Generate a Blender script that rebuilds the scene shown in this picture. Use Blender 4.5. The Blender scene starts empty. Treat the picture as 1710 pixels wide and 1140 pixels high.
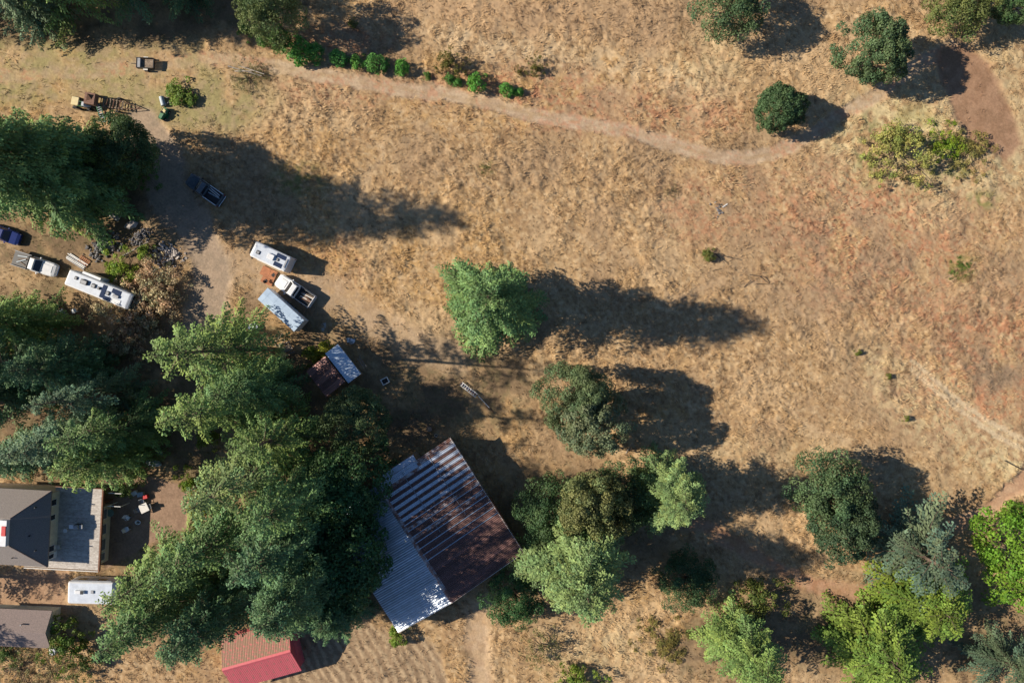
import bpy, math, random
import numpy as np

# ------------------------------------------------------------------ camera, sky, sun, exposure
scene = bpy.context.scene
col = scene.collection
CAM_H = 91.0
F = 1137.5                      # focal length in photo pixels (1710 wide): 12.5 px per metre on the ground
SUN_EL = 32.0
SHADOW_DIR = -4.0               # direction the shadows fall, degrees from +X

cam_d = bpy.data.cameras.new('camera')
cam_d.sensor_width = 36.0
cam_d.lens = 36.0 * F / 1710.0
cam_d.clip_start = 0.5
cam_d.clip_end = 3000.0
cam = bpy.data.objects.new('camera', cam_d)
cam.location = (0, 0, CAM_H)
col.objects.link(cam)
scene.camera = cam

world = bpy.data.worlds.new('World')
scene.world = world
world.use_nodes = True
wn = world.node_tree
for n in list(wn.nodes):
    wn.nodes.remove(n)
sky = wn.nodes.new('ShaderNodeTexSky')
sky.sky_type = 'NISHITA'
sky.sun_disc = False
sky.ozone_density = 6.0
sky.dust_density = 0.4
sky.sun_elevation = math.radians(SUN_EL)
sky.sun_rotation = math.radians(270.0 - SHADOW_DIR)
bg = wn.nodes.new('ShaderNodeBackground')
bg.inputs['Strength'].default_value = 0.062
wo = wn.nodes.new('ShaderNodeOutputWorld')
wn.links.new(sky.outputs[0], bg.inputs[0])
wn.links.new(bg.outputs[0], wo.inputs[0])

sun_d = bpy.data.lights.new('sun', 'SUN')
sun_d.energy = 4.8
sun_d.angle = math.radians(0.53)
sun_d.color = (1.0, 0.89, 0.74)
sun = bpy.data.objects.new('sun', sun_d)
e = math.radians(SUN_EL); a = math.radians(SHADOW_DIR)
from mathutils import Vector
sun.rotation_euler = Vector((math.cos(e) * math.cos(a), math.cos(e) * math.sin(a), -math.sin(e))).to_track_quat('-Z', 'Y').to_euler()
sun.location = (-200, 20, 150)
col.objects.link(sun)

scene.view_settings.view_transform = 'Standard'
scene.view_settings.look = 'None'
scene.view_settings.gamma = 1.0
scene.view_settings.use_curve_mapping = False
scene.view_settings.exposure = 0.85

# ------------------------------------------------------------------ helpers
def P(px, py, z=0.0):
    s = (CAM_H - z) / F
    return ((px - 855.0) * s, (570.0 - py) * s, z)

def G(px, py, z=0.0):
    """ground point under what is seen at (px,py) at height z"""
    p = P(px, py, z)
    return (p[0], p[1], 0.0)

def lin(r, g, b):
    f = lambda c: (c / 255 / 12.92) if c / 255 <= 0.04045 else ((c / 255 + 0.055) / 1.055) ** 2.4
    return (f(r), f(g), f(b))

MATS = {}
def mat(name, c, rough=0.7, metal=0.0, c2=None, scale=3.0, bump=0.0, spec=0.4, objvar=0.0, stretch=None, detail=6.0, lo=0.35, hi=0.65):
    if name in MATS:
        return MATS[name]
    m = bpy.data.materials.new(name)
    m.use_nodes = True
    nt = m.node_tree
    b = nt.nodes['Principled BSDF']
    b.inputs['Roughness'].default_value = rough
    b.inputs['Metallic'].default_value = metal
    b.inputs['Specular IOR Level'].default_value = spec
    tc = nt.nodes.new('ShaderNodeTexCoord')
    mp = nt.nodes.new('ShaderNodeMapping')
    if stretch:
        mp.inputs['Scale'].default_value = stretch
    nt.links.new(tc.outputs['Object'], mp.inputs[0])
    nz = nt.nodes.new('ShaderNodeTexNoise')
    nz.inputs['Scale'].default_value = scale
    nz.inputs['Detail'].default_value = detail
    nz.inputs['Roughness'].default_value = 0.65
    nt.links.new(mp.outputs[0], nz.inputs['Vector'])
    if objvar > 0:
        oi = nt.nodes.new('ShaderNodeObjectInfo')
        sc_ = nt.nodes.new('ShaderNodeVectorMath'); sc_.operation = 'ADD'
        cmb = nt.nodes.new('ShaderNodeCombineXYZ')
        ml = nt.nodes.new('ShaderNodeMath'); ml.operation = 'MULTIPLY'; ml.inputs[1].default_value = 50
        nt.links.new(oi.outputs['Random'], ml.inputs[0])
        nt.links.new(ml.outputs[0], cmb.inputs[0]); nt.links.new(ml.outputs[0], cmb.inputs[2])
        nt.links.new(mp.outputs[0], sc_.inputs[0]); nt.links.new(cmb.outputs[0], sc_.inputs[1])
        nt.links.new(sc_.outputs[0], nz.inputs['Vector'])
    rp = nt.nodes.new('ShaderNodeValToRGB')
    c2 = c2 or tuple(v * 0.8 for v in c)
    rp.color_ramp.elements[0].position = lo
    rp.color_ramp.elements[1].position = hi
    rp.color_ramp.elements[0].color = (*c2, 1)
    rp.color_ramp.elements[1].color = (*c, 1)
    nt.links.new(nz.outputs[0], rp.inputs[0])
    out = rp.outputs[0]
    if objvar > 0:
        mr = nt.nodes.new('ShaderNodeMapRange')
        mr.inputs[3].default_value = 1 - objvar; mr.inputs[4].default_value = 1 + objvar
        nt.links.new(oi.outputs['Random'], mr.inputs[0])
        mx = nt.nodes.new('ShaderNodeVectorMath'); mx.operation = 'SCALE'
        nt.links.new(out, mx.inputs[0]); nt.links.new(mr.outputs[0], mx.inputs['Scale'])
        out = mx.outputs[0]
    nt.links.new(out, b.inputs['Base Color'])
    if bump > 0:
        bp = nt.nodes.new('ShaderNodeBump')
        bp.inputs['Strength'].default_value = 0.6
        bp.inputs['Distance'].default_value = bump
        nt.links.new(nz.outputs[0], bp.inputs['Height'])
        nt.links.new(bp.outputs[0], b.inputs['Normal'])
    MATS[name] = m
    return m

def vcol_mat(name, rough=0.9, translucent=0.0, objcolor=False, noise_scale=0.0, noise_amt=0.0, spec=0.2, bump=0.0):
    m = bpy.data.materials.new(name)
    m.use_nodes = True
    nt = m.node_tree
    b = nt.nodes['Principled BSDF']
    out = nt.nodes['Material Output']
    b.inputs['Roughness'].default_value = rough
    b.inputs['Specular IOR Level'].default_value = spec
    at = nt.nodes.new('ShaderNodeAttribute'); at.attribute_name = 'Col'
    c = at.outputs['Color']
    if objcolor:
        oi = nt.nodes.new('ShaderNodeObjectInfo')
        mx = nt.nodes.new('ShaderNodeVectorMath'); mx.operation = 'MULTIPLY'
        nt.links.new(c, mx.inputs[0]); nt.links.new(oi.outputs['Color'], mx.inputs[1])
        c = mx.outputs[0]
    if noise_amt > 0:
        geo = nt.nodes.new('ShaderNodeNewGeometry')
        nz = nt.nodes.new('ShaderNodeTexNoise')
        nz.inputs['Scale'].default_value = noise_scale; nz.inputs['Detail'].default_value = 8
        nz.inputs['Roughness'].default_value = 0.7
        nt.links.new(geo.outputs['Position'], nz.inputs['Vector'])
        mr = nt.nodes.new('ShaderNodeMapRange')
        mr.inputs[1].default_value = 0.3; mr.inputs[2].default_value = 0.7
        mr.inputs[3].default_value = 1 - noise_amt; mr.inputs[4].default_value = 1 + noise_amt
        nt.links.new(nz.outputs[0], mr.inputs[0])
        s = nt.nodes.new('ShaderNodeVectorMath'); s.operation = 'SCALE'
        nt.links.new(c, s.inputs[0]); nt.links.new(mr.outputs[0], s.inputs['Scale'])
        c = s.outputs[0]
        if bump > 0:
            bp = nt.nodes.new('ShaderNodeBump')
            bp.inputs['Strength'].default_value = 0.8; bp.inputs['Distance'].default_value = bump
            nt.links.new(nz.outputs[0], bp.inputs['Height']); nt.links.new(bp.outputs[0], b.inputs['Normal'])
    nt.links.new(c, b.inputs['Base Color'])
    if translucent > 0:
        tr = nt.nodes.new('ShaderNodeBsdfTranslucent')
        nt.links.new(c, tr.inputs['Color'])
        ms = nt.nodes.new('ShaderNodeMixShader')
        ms.inputs[0].default_value = translucent
        nt.links.new(b.outputs[0], ms.inputs[1]); nt.links.new(tr.outputs[0], ms.inputs[2])
        nt.links.new(ms.outputs[0], out.inputs['Surface'])
    return m

def fast_mesh(name, verts, faces, cols=None, material=None, smooth=False):
    """verts (N,3), faces (M,k) numpy; cols (N,3) per vertex"""
    verts = np.asarray(verts, np.float32); faces = np.asarray(faces, np.int32)
    me = bpy.data.meshes.new(name)
    me.vertices.add(len(verts)); me.vertices.foreach_set('co', verts.ravel())
    k = faces.shape[1]
    me.loops.add(faces.size); me.loops.foreach_set('vertex_index', faces.ravel())
    me.polygons.add(len(faces))
    me.polygons.foreach_set('loop_start', np.arange(len(faces), dtype=np.int32) * k)
    me.polygons.foreach_set('loop_total', np.full(len(faces), k, np.int32))
    if smooth:
        me.polygons.foreach_set('use_smooth', np.ones(len(faces), bool))
    if cols is not None:
        ca = me.color_attributes.new('Col', 'FLOAT_COLOR', 'POINT')
        c4 = np.ones((len(verts), 4), np.float32); c4[:, :3] = cols
        ca.data.foreach_set('color', c4.ravel())
    if material:
        me.materials.append(material)
    me.update(calc_edges=True)
    me.validate()
    return me

def link(name, me, parent=None, loc=(0, 0, 0), rot=(0, 0, 0), scale=(1, 1, 1)):
    o = bpy.data.objects.new(name, me)
    col.objects.link(o)
    o.location = loc; o.rotation_euler = rot; o.scale = scale
    if parent is not None:
        o.parent = parent
    return o

def tag(o, label, cat, group=None):
    o['label'] = label; o['category'] = cat
    if group:
        o['group'] = group
    return o

def thing(name, label, cat, loc=(0, 0, 0), rotz=0.0, group=None):
    o = bpy.data.objects.new(name, None)
    o.empty_display_size = 0.5
    col.objects.link(o)
    o.location = loc; o.rotation_euler = (0, 0, rotz)
    return tag(o, label, cat, group)

class MB:
    """collects shapes into one mesh"""
    def __init__(s):
        s.v = []; s.f = []
    def add(s, vs, fs):
        n = len(s.v); s.v += [tuple(p) for p in vs]; s.f += [tuple(i + n for i in f) for f in fs]; return s
    def box(s, x0, x1, y0, y1, z0, z1, ch=0.0):
        if ch <= 0:
            return s.add([(x0, y0, z0), (x1, y0, z0), (x1, y1, z0), (x0, y1, z0), (x0, y0, z1), (x1, y0, z1), (x1, y1, z1), (x0, y1, z1)],
                         [(3, 2, 1, 0), (4, 5, 6, 7), (0, 1, 5, 4), (1, 2, 6, 5), (2, 3, 7, 6), (3, 0, 4, 7)])
        c = ch
        return s.loft([[(x0 + c, y0, 0), (x1 - c, y0, 0), (x1, y0 + c, 0), (x1, y1 - c, 0), (x1 - c, y1, 0), (x0 + c, y1, 0), (x0, y1 - c, 0), (x0, y0 + c, 0)]],
                      z0, z1, c)
    def loft(s, ring, z0, z1, c):
        r = ring[0]
        cx = sum(p[0] for p in r) / len(r); cy = sum(p[1] for p in r) / len(r)
        hx = max(abs(p[0] - cx) for p in r); hy = max(abs(p[1] - cy) for p in r)
        def lev(z, i):
            return [(cx + (p[0] - cx) * (1 - i / hx), cy + (p[1] - cy) * (1 - i / hy), z) for p in r]
        return s.rings([lev(z0, 0), lev(z1 - c, 0), lev(z1, c)])
    def rings(s, rs, cap=True, close=True):
        n = len(rs[0]); vs = [p for r in rs for p in r]; fs = []
        for k in range(len(rs) - 1):
            for i in range(n if close else n - 1):
                j = (i + 1) % n
                fs.append((k * n + i, k * n + j, (k + 1) * n + j, (k + 1) * n + i))
        if cap:
            fs.append(tuple(reversed(range(n)))); fs.append(tuple((len(rs) - 1) * n + i for i in range(n)))
        return s.add(vs, fs)
    def hull(s, secs):
        """secs: (x, halfwidth, z0, z1, chamfer) cross sections along x"""
        rs = []
        for x, w, z0, z1, c in secs:
            rs.append([(x, -w, z0), (x, w, z0), (x, w, z1 - c), (x, w - c, z1), (x, -w + c, z1), (x, -w, z1 - c)])
        return s.rings(rs)
    def cyl(s, p0, p1, r0, r1=None, n=10):
        r1 = r0 if r1 is None else r1
        a = Vector(p0); b = Vector(p1); d = (b - a).normalized()
        u = d.orthogonal().normalized(); w = d.cross(u)
        def ring(c, r):
            return [tuple(c + u * (r * math.cos(2 * math.pi * i / n)) + w * (r * math.sin(2 * math.pi * i / n))) for i in range(n)]
        return s.rings([ring(a, r0), ring(b, r1)])
    def bar(s, p0, p1, w=0.06, n=4):
        return s.cyl(p0, p1, w, w, n)
    def panel(s, c, u0, u1, v0, v1, off=0.012, th=0.03):
        """thin slab proud of the quad c (4 corners, ccw seen from outside)"""
        A, B, C, D = [Vector(p) for p in c]
        nrm = (B - A).cross(D - A).normalized()
        def q(u, v):
            return A * (1 - u) * (1 - v) + B * u * (1 - v) + C * u * v + D * (1 - u) * v
        ps = [q(u0, v0), q(u1, v0), q(u1, v1), q(u0, v1)]
        vs = [tuple(p - nrm * th) for p in ps] + [tuple(p + nrm * off) for p in ps]
        return s.add(vs, [(3, 2, 1, 0), (4, 5, 6, 7), (0, 1, 5, 4), (1, 2, 6, 5), (2, 3, 7, 6), (3, 0, 4, 7)])
    def mesh(s, name, m, smooth=False):
        me = bpy.data.meshes.new(name)
        me.from_pydata(s.v, [], s.f)
        if m:
            me.materials.append(m)
        me.update()
        if smooth:
            for p in me.polygons:
                p.use_smooth = True
        return me
    def build(s, name, m, parent=None, loc=(0, 0, 0), rot=(0, 0, 0), smooth=False):
        return link(name, s.mesh(name, m, smooth), parent, loc, rot)

def box(name, m, parent, x0, x1, y0, y1, z0, z1, ch=0.0):
    return MB().box(x0, x1, y0, y1, z0, z1, ch).build(name, m, parent)

# ---- value noise in numpy
_lat = {}
def vnoise(x, y, wl, seed=0):
    if seed not in _lat:
        _lat[seed] = np.random.RandomState(seed + 100).rand(256, 256).astype(np.float32)
    g = _lat[seed]
    x = x / wl + seed * 17.31; y = y / wl + seed * 5.77
    xi = np.floor(x).astype(int); yi = np.floor(y).astype(int)
    fx = (x - xi).astype(np.float32); fy = (y - yi).astype(np.float32)
    fx = fx * fx * (3 - 2 * fx); fy = fy * fy * (3 - 2 * fy)
    a = g[yi & 255, xi & 255]; b = g[yi & 255, (xi + 1) & 255]
    c = g[(yi + 1) & 255, xi & 255]; d = g[(yi + 1) & 255, (xi + 1) & 255]
    return (a * (1 - fx) + b * fx) * (1 - fy) + (c * (1 - fx) + d * fx) * fy

def fbm(x, y, wl, seed=0, oct=4, gain=0.55):
    t = 0; amp = 1; tot = 0
    for i in range(oct):
        t = t + amp * vnoise(x + i * 3.1, y - i * 7.7, wl / 2 ** i, seed + i); tot += amp; amp *= gain
    return t / tot

def sst(x, a, b):
    t = np.clip((x - a) / (b - a), 0, 1)
    return t * t * (3 - 2 * t)

# ------------------------------------------------------------------ the ground: heights, soil and grass colours
def ell(X, Y, cx, cy, rx, ry, rot=0, soft=0.35):
    c, s = math.cos(math.radians(rot)), math.sin(math.radians(rot))
    dx = X - cx; dy = Y - cy
    d = np.sqrt(((dx * c + dy * s) / rx) ** 2 + ((-dx * s + dy * c) / ry) ** 2)
    return 1 - sst(d, 1 - soft, 1 + soft)

def pdist(X, Y, pts):
    D = np.full(X.shape, 1e9, np.float32)
    for (x0, y0), (x1, y1) in zip(pts[:-1], pts[1:]):
        dx, dy = x1 - x0, y1 - y0
        t = np.clip(((X - x0) * dx + (Y - y0) * dy) / (dx * dx + dy * dy), 0, 1)
        D = np.minimum(D, np.hypot(X - x0 - t * dx, Y - y0 - t * dy))
    return D

def inpoly(X, Y, pts, soft=4.0):
    ins = np.zeros(X.shape, bool)
    for (x0, y0), (x1, y1) in zip(pts, pts[1:] + pts[:1]):
        cond = (y0 > Y) != (y1 > Y)
        with np.errstate(divide='ignore', invalid='ignore'):
            xi = (x1 - x0) * (Y - y0) / (y1 - y0 + 1e-9) + x0
        ins ^= cond & (X < xi)
    d = pdist(X, Y, pts + pts[:1])
    d = np.where(ins, d, -d)
    return sst(d, -soft, soft)

TRACK = [(-80, 130), (100, 122), (230, 112), (330, 98), (400, 101), (470, 112), (560, 128), (640, 143), (730, 158), (800, 170), (870, 186), (930, 199), (1000, 210),
         (1060, 222), (1110, 236), (1160, 252), (1205, 262), (1250, 264), (1290, 257), (1330, 242), (1365, 222), (1400, 198), (1440, 172), (1480, 148), (1530, 112), (1590, 80)]
DRIVE = [(235, 215), (268, 262), (285, 320), (322, 375), (352, 430), (352, 490), (330, 560)]
APRON = [(410, 440), (480, 470), (540, 480), (585, 512), (640, 548), (700, 580), (760, 600)]
LOWPATH = [(1080, 850), (1180, 880), (1260, 925), (1320, 965), (1390, 985), (1440, 985), (1490, 972)]
EASTPATH = [(1750, 760), (1690, 815), (1645, 858), (1600, 872)]
BARNPATH = [(800, 1020), (797, 1090), (803, 1180)]
PATIO = [(170, 800), (250, 796), (318, 812), (312, 880), (255, 905), (176, 950)]
BARE = [(1565, 85), (1610, 70), (1650, 105), (1684, 170), (1708, 240), (1680, 268), (1622, 240), (1592, 190), (1570, 140)]
YARD = [(-60, 955), (110, 952), (112, 1016), (-60, 1022)]
HATCH = [(490, 1040), (620, 1040), (690, 1062), (722, 1075), (760, 1170), (430, 1190), (440, 1120)]

def zones(X, Y):
    """masks in photo-pixel ground coordinates, edges broken up by noise"""
    wx = X + (fbm(X, Y, 60, 3) - .5) * 26 + (fbm(X, Y, 12, 8, 2) - .5) * 11
    wy = Y + (fbm(X, Y, 60, 5) - .5) * 26 + (fbm(X, Y, 12, 11, 2) - .5) * 11
    z = {}
    z['track'] = 1 - sst(pdist(X * .45 + wx * .55, Y * .45 + wy * .55, TRACK), 8, 16)
    z['drive'] = 1 - sst(pdist(wx, wy, DRIVE), 26, 46)
    z['apron'] = 1 - sst(pdist(wx, wy, APRON), 15, 40)
    z['low'] = 1 - sst(pdist(wx, wy, LOWPATH), 7, 20)
    z['east'] = 1 - sst(pdist(wx, wy, EASTPATH), 9, 18)
    z['barn'] = 1 - sst(pdist(wx, wy, BARNPATH), 9, 26)
    z['patio'] = inpoly(X + (wx - X) * .15, Y + (wy - Y) * .15, PATIO, 3)
    z['bare'] = inpoly(X + (wx - X) * .5, Y + (wy - Y) * .5, BARE, 7)
    z['yard'] = inpoly(wx, wy, YARD, 14)
    z['hatch'] = inpoly(wx, wy, HATCH, 6)
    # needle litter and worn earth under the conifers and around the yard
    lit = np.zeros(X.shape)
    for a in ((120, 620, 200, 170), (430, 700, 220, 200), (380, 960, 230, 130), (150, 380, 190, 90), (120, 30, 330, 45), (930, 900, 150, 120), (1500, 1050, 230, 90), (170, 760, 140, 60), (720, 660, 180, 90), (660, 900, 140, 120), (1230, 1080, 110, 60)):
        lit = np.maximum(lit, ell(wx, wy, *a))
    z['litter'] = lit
    z['brushy'] = np.maximum.reduce([ell(wx, wy, 250, 480, 90, 70), ell(wx, wy, 480, 480, 90, 60), ell(wx, wy, 180, 410, 130, 60)])
    z['mown'] = np.maximum(ell(wx, wy, 60, 115, 330, 62), ell(wx, wy, 330, 170, 120, 50))
    return z

def mix(a, b, t):
    t = t[..., None]
    return a * (1 - t) + np.asarray(b, np.float32) * t

def ground_color(X, Y, z):
    n1 = fbm(X, Y, 150, 21, 3); n2 = fbm(X, Y, 34, 25, 4); n3 = fbm(X, Y, 9, 31, 3); n4 = fbm(X, Y, 4.2, 37, 2)
    straw = np.array([.410, .268, .130]); gold = np.array([.435, .270, .108]); brown = np.array([.295, .185, .095])
    pale = np.array([.520, .385, .225]); red = np.array([.420, .190, .095]); grey = np.array([.250, .180, .115])
    c = np.zeros(X.shape + (3,), np.float32) + straw
    c = mix(c, gold, sst(n1, .4, .65) * (X < 1150) * 0.8)
    c = mix(c, brown, sst(n2, .48, .75) * .62)
    c = mix(c, pale, sst(n3, .5, .8) * .5)
    c = mix(c, [.24, .15, .08], sst(n4, .54, .8) * .7)
    c = mix(c, [.54, .40, .235], sst(-n4, -.42, -.22) * .6)
    # worn animal trails, flattened lanes and bare scuffs
    for pts, k in (([(838, -20), (835, 30), (822, 70)], .6), ([(1040, 420), (1120, 500), (1190, 470), (1300, 480)], .35), ([(1320, 510), (1370, 545), (1385, 600)], .55), ([(700, 200), (760, 300), (900, 340), (1010, 430)], .3), ([(1560, 640), (1640, 700), (1700, 745)], .6), ([(1250, 600), (1330, 700), (1420, 740)], .3), ([(640, 230), (600, 320), (640, 430), (700, 540)], .35)):
        c = mix(c, [.47, .345, .215], (1 - sst(pdist(X + (n2 - .5) * 40, Y + (n3 - .5) * 14, pts), 2, 8)) * k)
    n5 = fbm(X, Y, 95, 121, 4)
    c = mix(c, [.315, .215, .125], sst(n5, .54, .70) * .6)
    c = mix(c, [.47, .335, .19], sst(-n5, -.46, -.32) * .55)
    c = mix(c, [.21, .14, .075], sst(fbm(X, Y, 7, 131, 3), .64, .78) * .8)
    # upper hayfield: pale lodged grass
    up = sst(-(Y - (30 + (X - 600) * .13)) , -30, 40) * sst(X, 600, 720) * sst(-X, -1250, -1120)
    c = mix(c, [.42, .275, .15], up * .7)
    band = np.exp(-((Y - (72 + (X - 800) * .2 + (n2 - .5) * 60)) / 30) ** 2) * sst(X, 640, 760) * sst(-X, -1230, -1120)
    c = mix(c, pale, band * sst(n3, .3, .55) * .85)
    # pale swirls of flattened grass
    for (cx, cy, rx, ry, r, k) in ((1500, 250, 125, 100, 0, 1.2), (1600, 290, 90, 45, -15, 1.0), (1650, 730, 100, 40, 40, 1.3), (1560, 690, 150, 50, 38, .9), (1690, 150, 40, 160, -10, .5), (1180, 110, 60, 60, 0, .45), (1000, 1085, 90, 45, 0, .5), (1350, 780, 260, 40, 8, .3), (1640, 300, 120, 60, -20, .4)):
        c = mix(c, [.50, .40, .22], ell(X, Y, cx, cy, rx, ry, r, .6) * sst(n3, .35, .6) * k)
    c = mix(c, [.36, .34, .13], ell(X, Y, 1500, 255, 105, 80, 0, .4) * sst(n2, .45, .65) * .55)
    # reddish and greyish worn grass
    for (cx, cy, rx, ry, k) in ((1480, 400, 170, 110, .75), (1640, 610, 130, 120, .8), (1170, 350, 70, 60, .5), (880, 150, 130, 40, .75), (1140, 190, 110, 45, .55), (560, 70, 120, 25, .6), (600, 150, 160, 30, .5), (980, 185, 120, 40, .6), (560, 440, 60, 50, .35), (1330, 330, 170, 60, .4)):
        m = ell(X, Y, cx, cy, rx, ry, 0, .6)
        c = mix(c, [.33, .205, .125], m * .55 * k * sst(n2, .3, .6))
        c = mix(c, red, m * sst(n3 * .35 + n4 * .4 + fbm(X, Y, 28, 141, 2) * .25, .50, .62) * k)
    for (cx, cy, rx, ry, k) in ((1660, 615, 48, 36, .9), (1420, 440, 90, 70, .45), (1460, 610, 80, 50, .3), (1080, 30, 200, 40, .35), (1200, 350, 22, 24, .9)):
        c = mix(c, grey, ell(X, Y, cx, cy, rx, ry, 0, .5) * sst(n2, .3, .6) * k)
    for (cx, cy, rx, ry) in ((1605, 447, 24, 22), (813, 280, 14, 10), (1640, 335, 25, 15), (600, 700, 50, 25), (1590, 282, 60, 14), (1450, 250, 20, 50), (300, 175, 60, 28), (500, 300, 40, 25)):
        c = mix(c, [.16, .17, .045], ell(X, Y, cx, cy, rx, ry, 0, .7) * sst(n3, .42, .62) * .8)
    c = mix(c, [.28, .25, .105], z['mown'] * sst(n2, .25, .6) * .85)
    c = mix(c, [.33, .24, .145], z['mown'] * sst(n3, .45, .65) * .6)
    c = mix(c, [.30, .21, .12], z['brushy'] * sst(n3, .35, .65) * .7)
    c = mix(c, [.33, .225, .14], z['brushy'] * sst(n2, .5, .7) * .6)
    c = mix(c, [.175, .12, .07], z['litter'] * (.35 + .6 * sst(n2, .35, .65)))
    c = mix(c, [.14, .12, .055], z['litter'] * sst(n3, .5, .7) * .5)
    # hatched, raked field by the barn
    # two faint wheel ruts down the eastern slope
    for off in (0, 16):
        c = mix(c, [.53, .42, .27], (1 - sst(pdist(X + (n3 - .5) * 10, Y - off + (n2 - .5) * 12, [(1520, 600), (1600, 668), (1660, 710), (1720, 742)]), 2.5, 6)) * .75)
    rows = np.sin((X * .62 - Y * .36) * .62 + (n2 - .5) * 9)
    hc = mix(np.zeros(c.shape) + np.array([.27, .185, .11]), [.40, .29, .175], sst(rows + (n4 - .5) * 2.4, -.4, .9))
    c = c * (1 - z['hatch'][..., None]) + hc * z['hatch'][..., None]
    soil = lambda A, B, wl, s: mix(np.zeros(c.shape) + np.array(A), B, sst(fbm(X, Y, wl, s, 4), .35, .65))
    for k, A, B in (('apron', (.36, .26, .165), (.43, .31, .20)), ('drive', (.29, .225, .165), (.36, .27, .195)), ('track', (.37, .27, .18), (.46, .35, .24)),
                    ('low', (.36, .185, .10), (.42, .245, .15)), ('east', (.40, .235, .14), (.47, .305, .19)), ('barn', (.40, .27, .165), (.46, .33, .21)), ('patio', (.255, .165, .115), (.30, .195, .135)),
                    ('bare', (.24, .135, .08), (.31, .18, .11)), ('yard', (.33, .20, .125), (.38, .245, .155))):
        t = z[k] * (0.6 + 0.4 * sst(n3, .3, .6)) if k in ('track', 'low', 'apron', 'barn') else z[k]
        t = t * (.72 if k == 'apron' else .9)
        if k == 'track':
            t = t * (.35 + .65 * sst(X, 330, 460))
        t = t[..., None]
        c = c * (1 - t) + soil(A, B, 10, 51) * t
    # red chips of bark and soil along the track, grassy strip between its wheel ruts
    td = pdist(X, Y, TRACK)
    strip = (1 - sst(np.abs(td), 1.5, 4)) * z['track'] * sst(X, 380, 420) * sst(fbm(X, Y, 30, 61, 2), .35, .6)
    c = mix(c, [.34, .235, .125], strip * .5)
    c = mix(c, [.46, .21, .115], z['track'] * sst(fbm(X, Y, 26, 71, 3) * .5 + n4 * .5, .55, .68) * .5)
    lum = c.mean(-1, keepdims=True)
    c = (c * .91 + lum * .09) * np.array([.90, .885, .855])
    return np.clip(c, .01, .9).astype(np.float32)

def softness(z):
    """1 = tall grass, 0 = bare and trodden"""
    hard = np.maximum.reduce([z['track'], z['drive'], z['apron'] * .85, z['low'], z['east'], z['barn'], z['patio'], z['bare'] * .9, z['yard']])
    hard = np.maximum(hard, z['litter'] * .6); hard = np.maximum(hard, z['mown'] * .65); hard = np.maximum(hard, z['brushy'] * .5)
    hard = np.maximum(hard, z['hatch'] * .45)
    return 1 - hard

def ground_height(X, Y, z):
    g = softness(z)
    g = g * (.45 + .8 * sst(fbm(X, Y, 70, 83, 3), .32, .66))
    n = (fbm(X, Y, 15, 81, 4, .7) ** 1.3) * .40 + (fbm(X, Y, 4.5, 85, 2)) * .14
    h = g * n + (1 - g) * (.03 * fbm(X, Y, 8, 88, 3))
    h = h + .02 * np.sin((X * .62 - Y * .36) * .62) * z['hatch']
    return h - .04

STEP = 2.45        # photo pixels between ground vertices
gx = np.arange(-130, 1840 + STEP, STEP, dtype=np.float32)
gy = np.arange(-130, 1270 + STEP, STEP, dtype=np.float32)
GX, GY = np.meshgrid(gx, gy)
Z = zones(GX, GY)
GH = ground_height(GX, GY, Z)
edge = np.minimum.reduce([GX - gx[0], gx[-1] - GX, GY - gy[0], gy[-1] - GY])
GH = GH * sst(edge, 0, 40)
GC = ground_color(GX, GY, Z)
S0 = CAM_H / F
gv = np.stack([(GX - 855) * S0, (570 - GY) * S0, GH], -1).reshape(-1, 3)
gc = GC.reshape(-1, 3)
ny, nx = GX.shape
idx = np.arange(nx * ny).reshape(ny, nx)
quads = np.stack([idx[:-1, :-1], idx[1:, :-1], idx[1:, 1:], idx[:-1, 1:]], -1).reshape(-1, 4)
def fm(m):
    return ((m[:-1, :-1] + m[1:, 1:] + m[1:, :-1] + m[:-1, 1:]) / 4).ravel()
zone_id = np.zeros(len(quads), int)
for i, k in enumerate(('apron', 'barn', 'low', 'east', 'track', 'drive', 'bare', 'patio', 'yard')):
    zone_id[fm(Z[k]) > .5] = i + 1
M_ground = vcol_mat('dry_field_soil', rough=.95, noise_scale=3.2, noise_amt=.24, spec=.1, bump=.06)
zone_names = ['ground', 'bare_yard', 'barn_track', 'lower_path', 'east_path', 'dirt_track', 'gravel_driveway', 'bare_soil_patch', 'patio', 'earth_driveway']
for i, nme in enumerate(zone_names):
    q = quads[zone_id == i]
    if not len(q):
        continue
    used, inv = np.unique(q, return_inverse=True)
    v = gv[used]; c = gc[used]; q2 = inv.reshape(-1, 4)
    if i == 0:      # the same sheet goes on far beyond the picture
        n = len(v); R_ = 900.0
        x0, x1 = gv[0, 0], gv[-1, 0]; y1, y0 = gv[0, 1], gv[-1, 1]
        ring_v = np.array([(x0, y0, 0), (x1, y0, 0), (x1, y1, 0), (x0, y1, 0), (-R_, -R_, 0), (R_, -R_, 0), (R_, R_, 0), (-R_, R_, 0)], np.float32)
        v = np.vstack([v, ring_v]); c = np.vstack([c, np.tile(np.array([[.35, .23, .115]], np.float32), (8, 1))])
        rq = np.array([(4, 5, 1, 0), (5, 6, 2, 1), (6, 7, 3, 2), (7, 4, 0, 3)]) + n
        q2 = np.vstack([q2, rq])
    o = link(nme, fast_mesh(nme, v, q2, c, M_ground, smooth=True))
    o['kind'] = 'structure'

def gz(px, py):
    X = np.array([px], np.float32); Y = np.array([py], np.float32)
    return float(ground_height(X, Y, zones(X, Y))[0])

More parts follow.
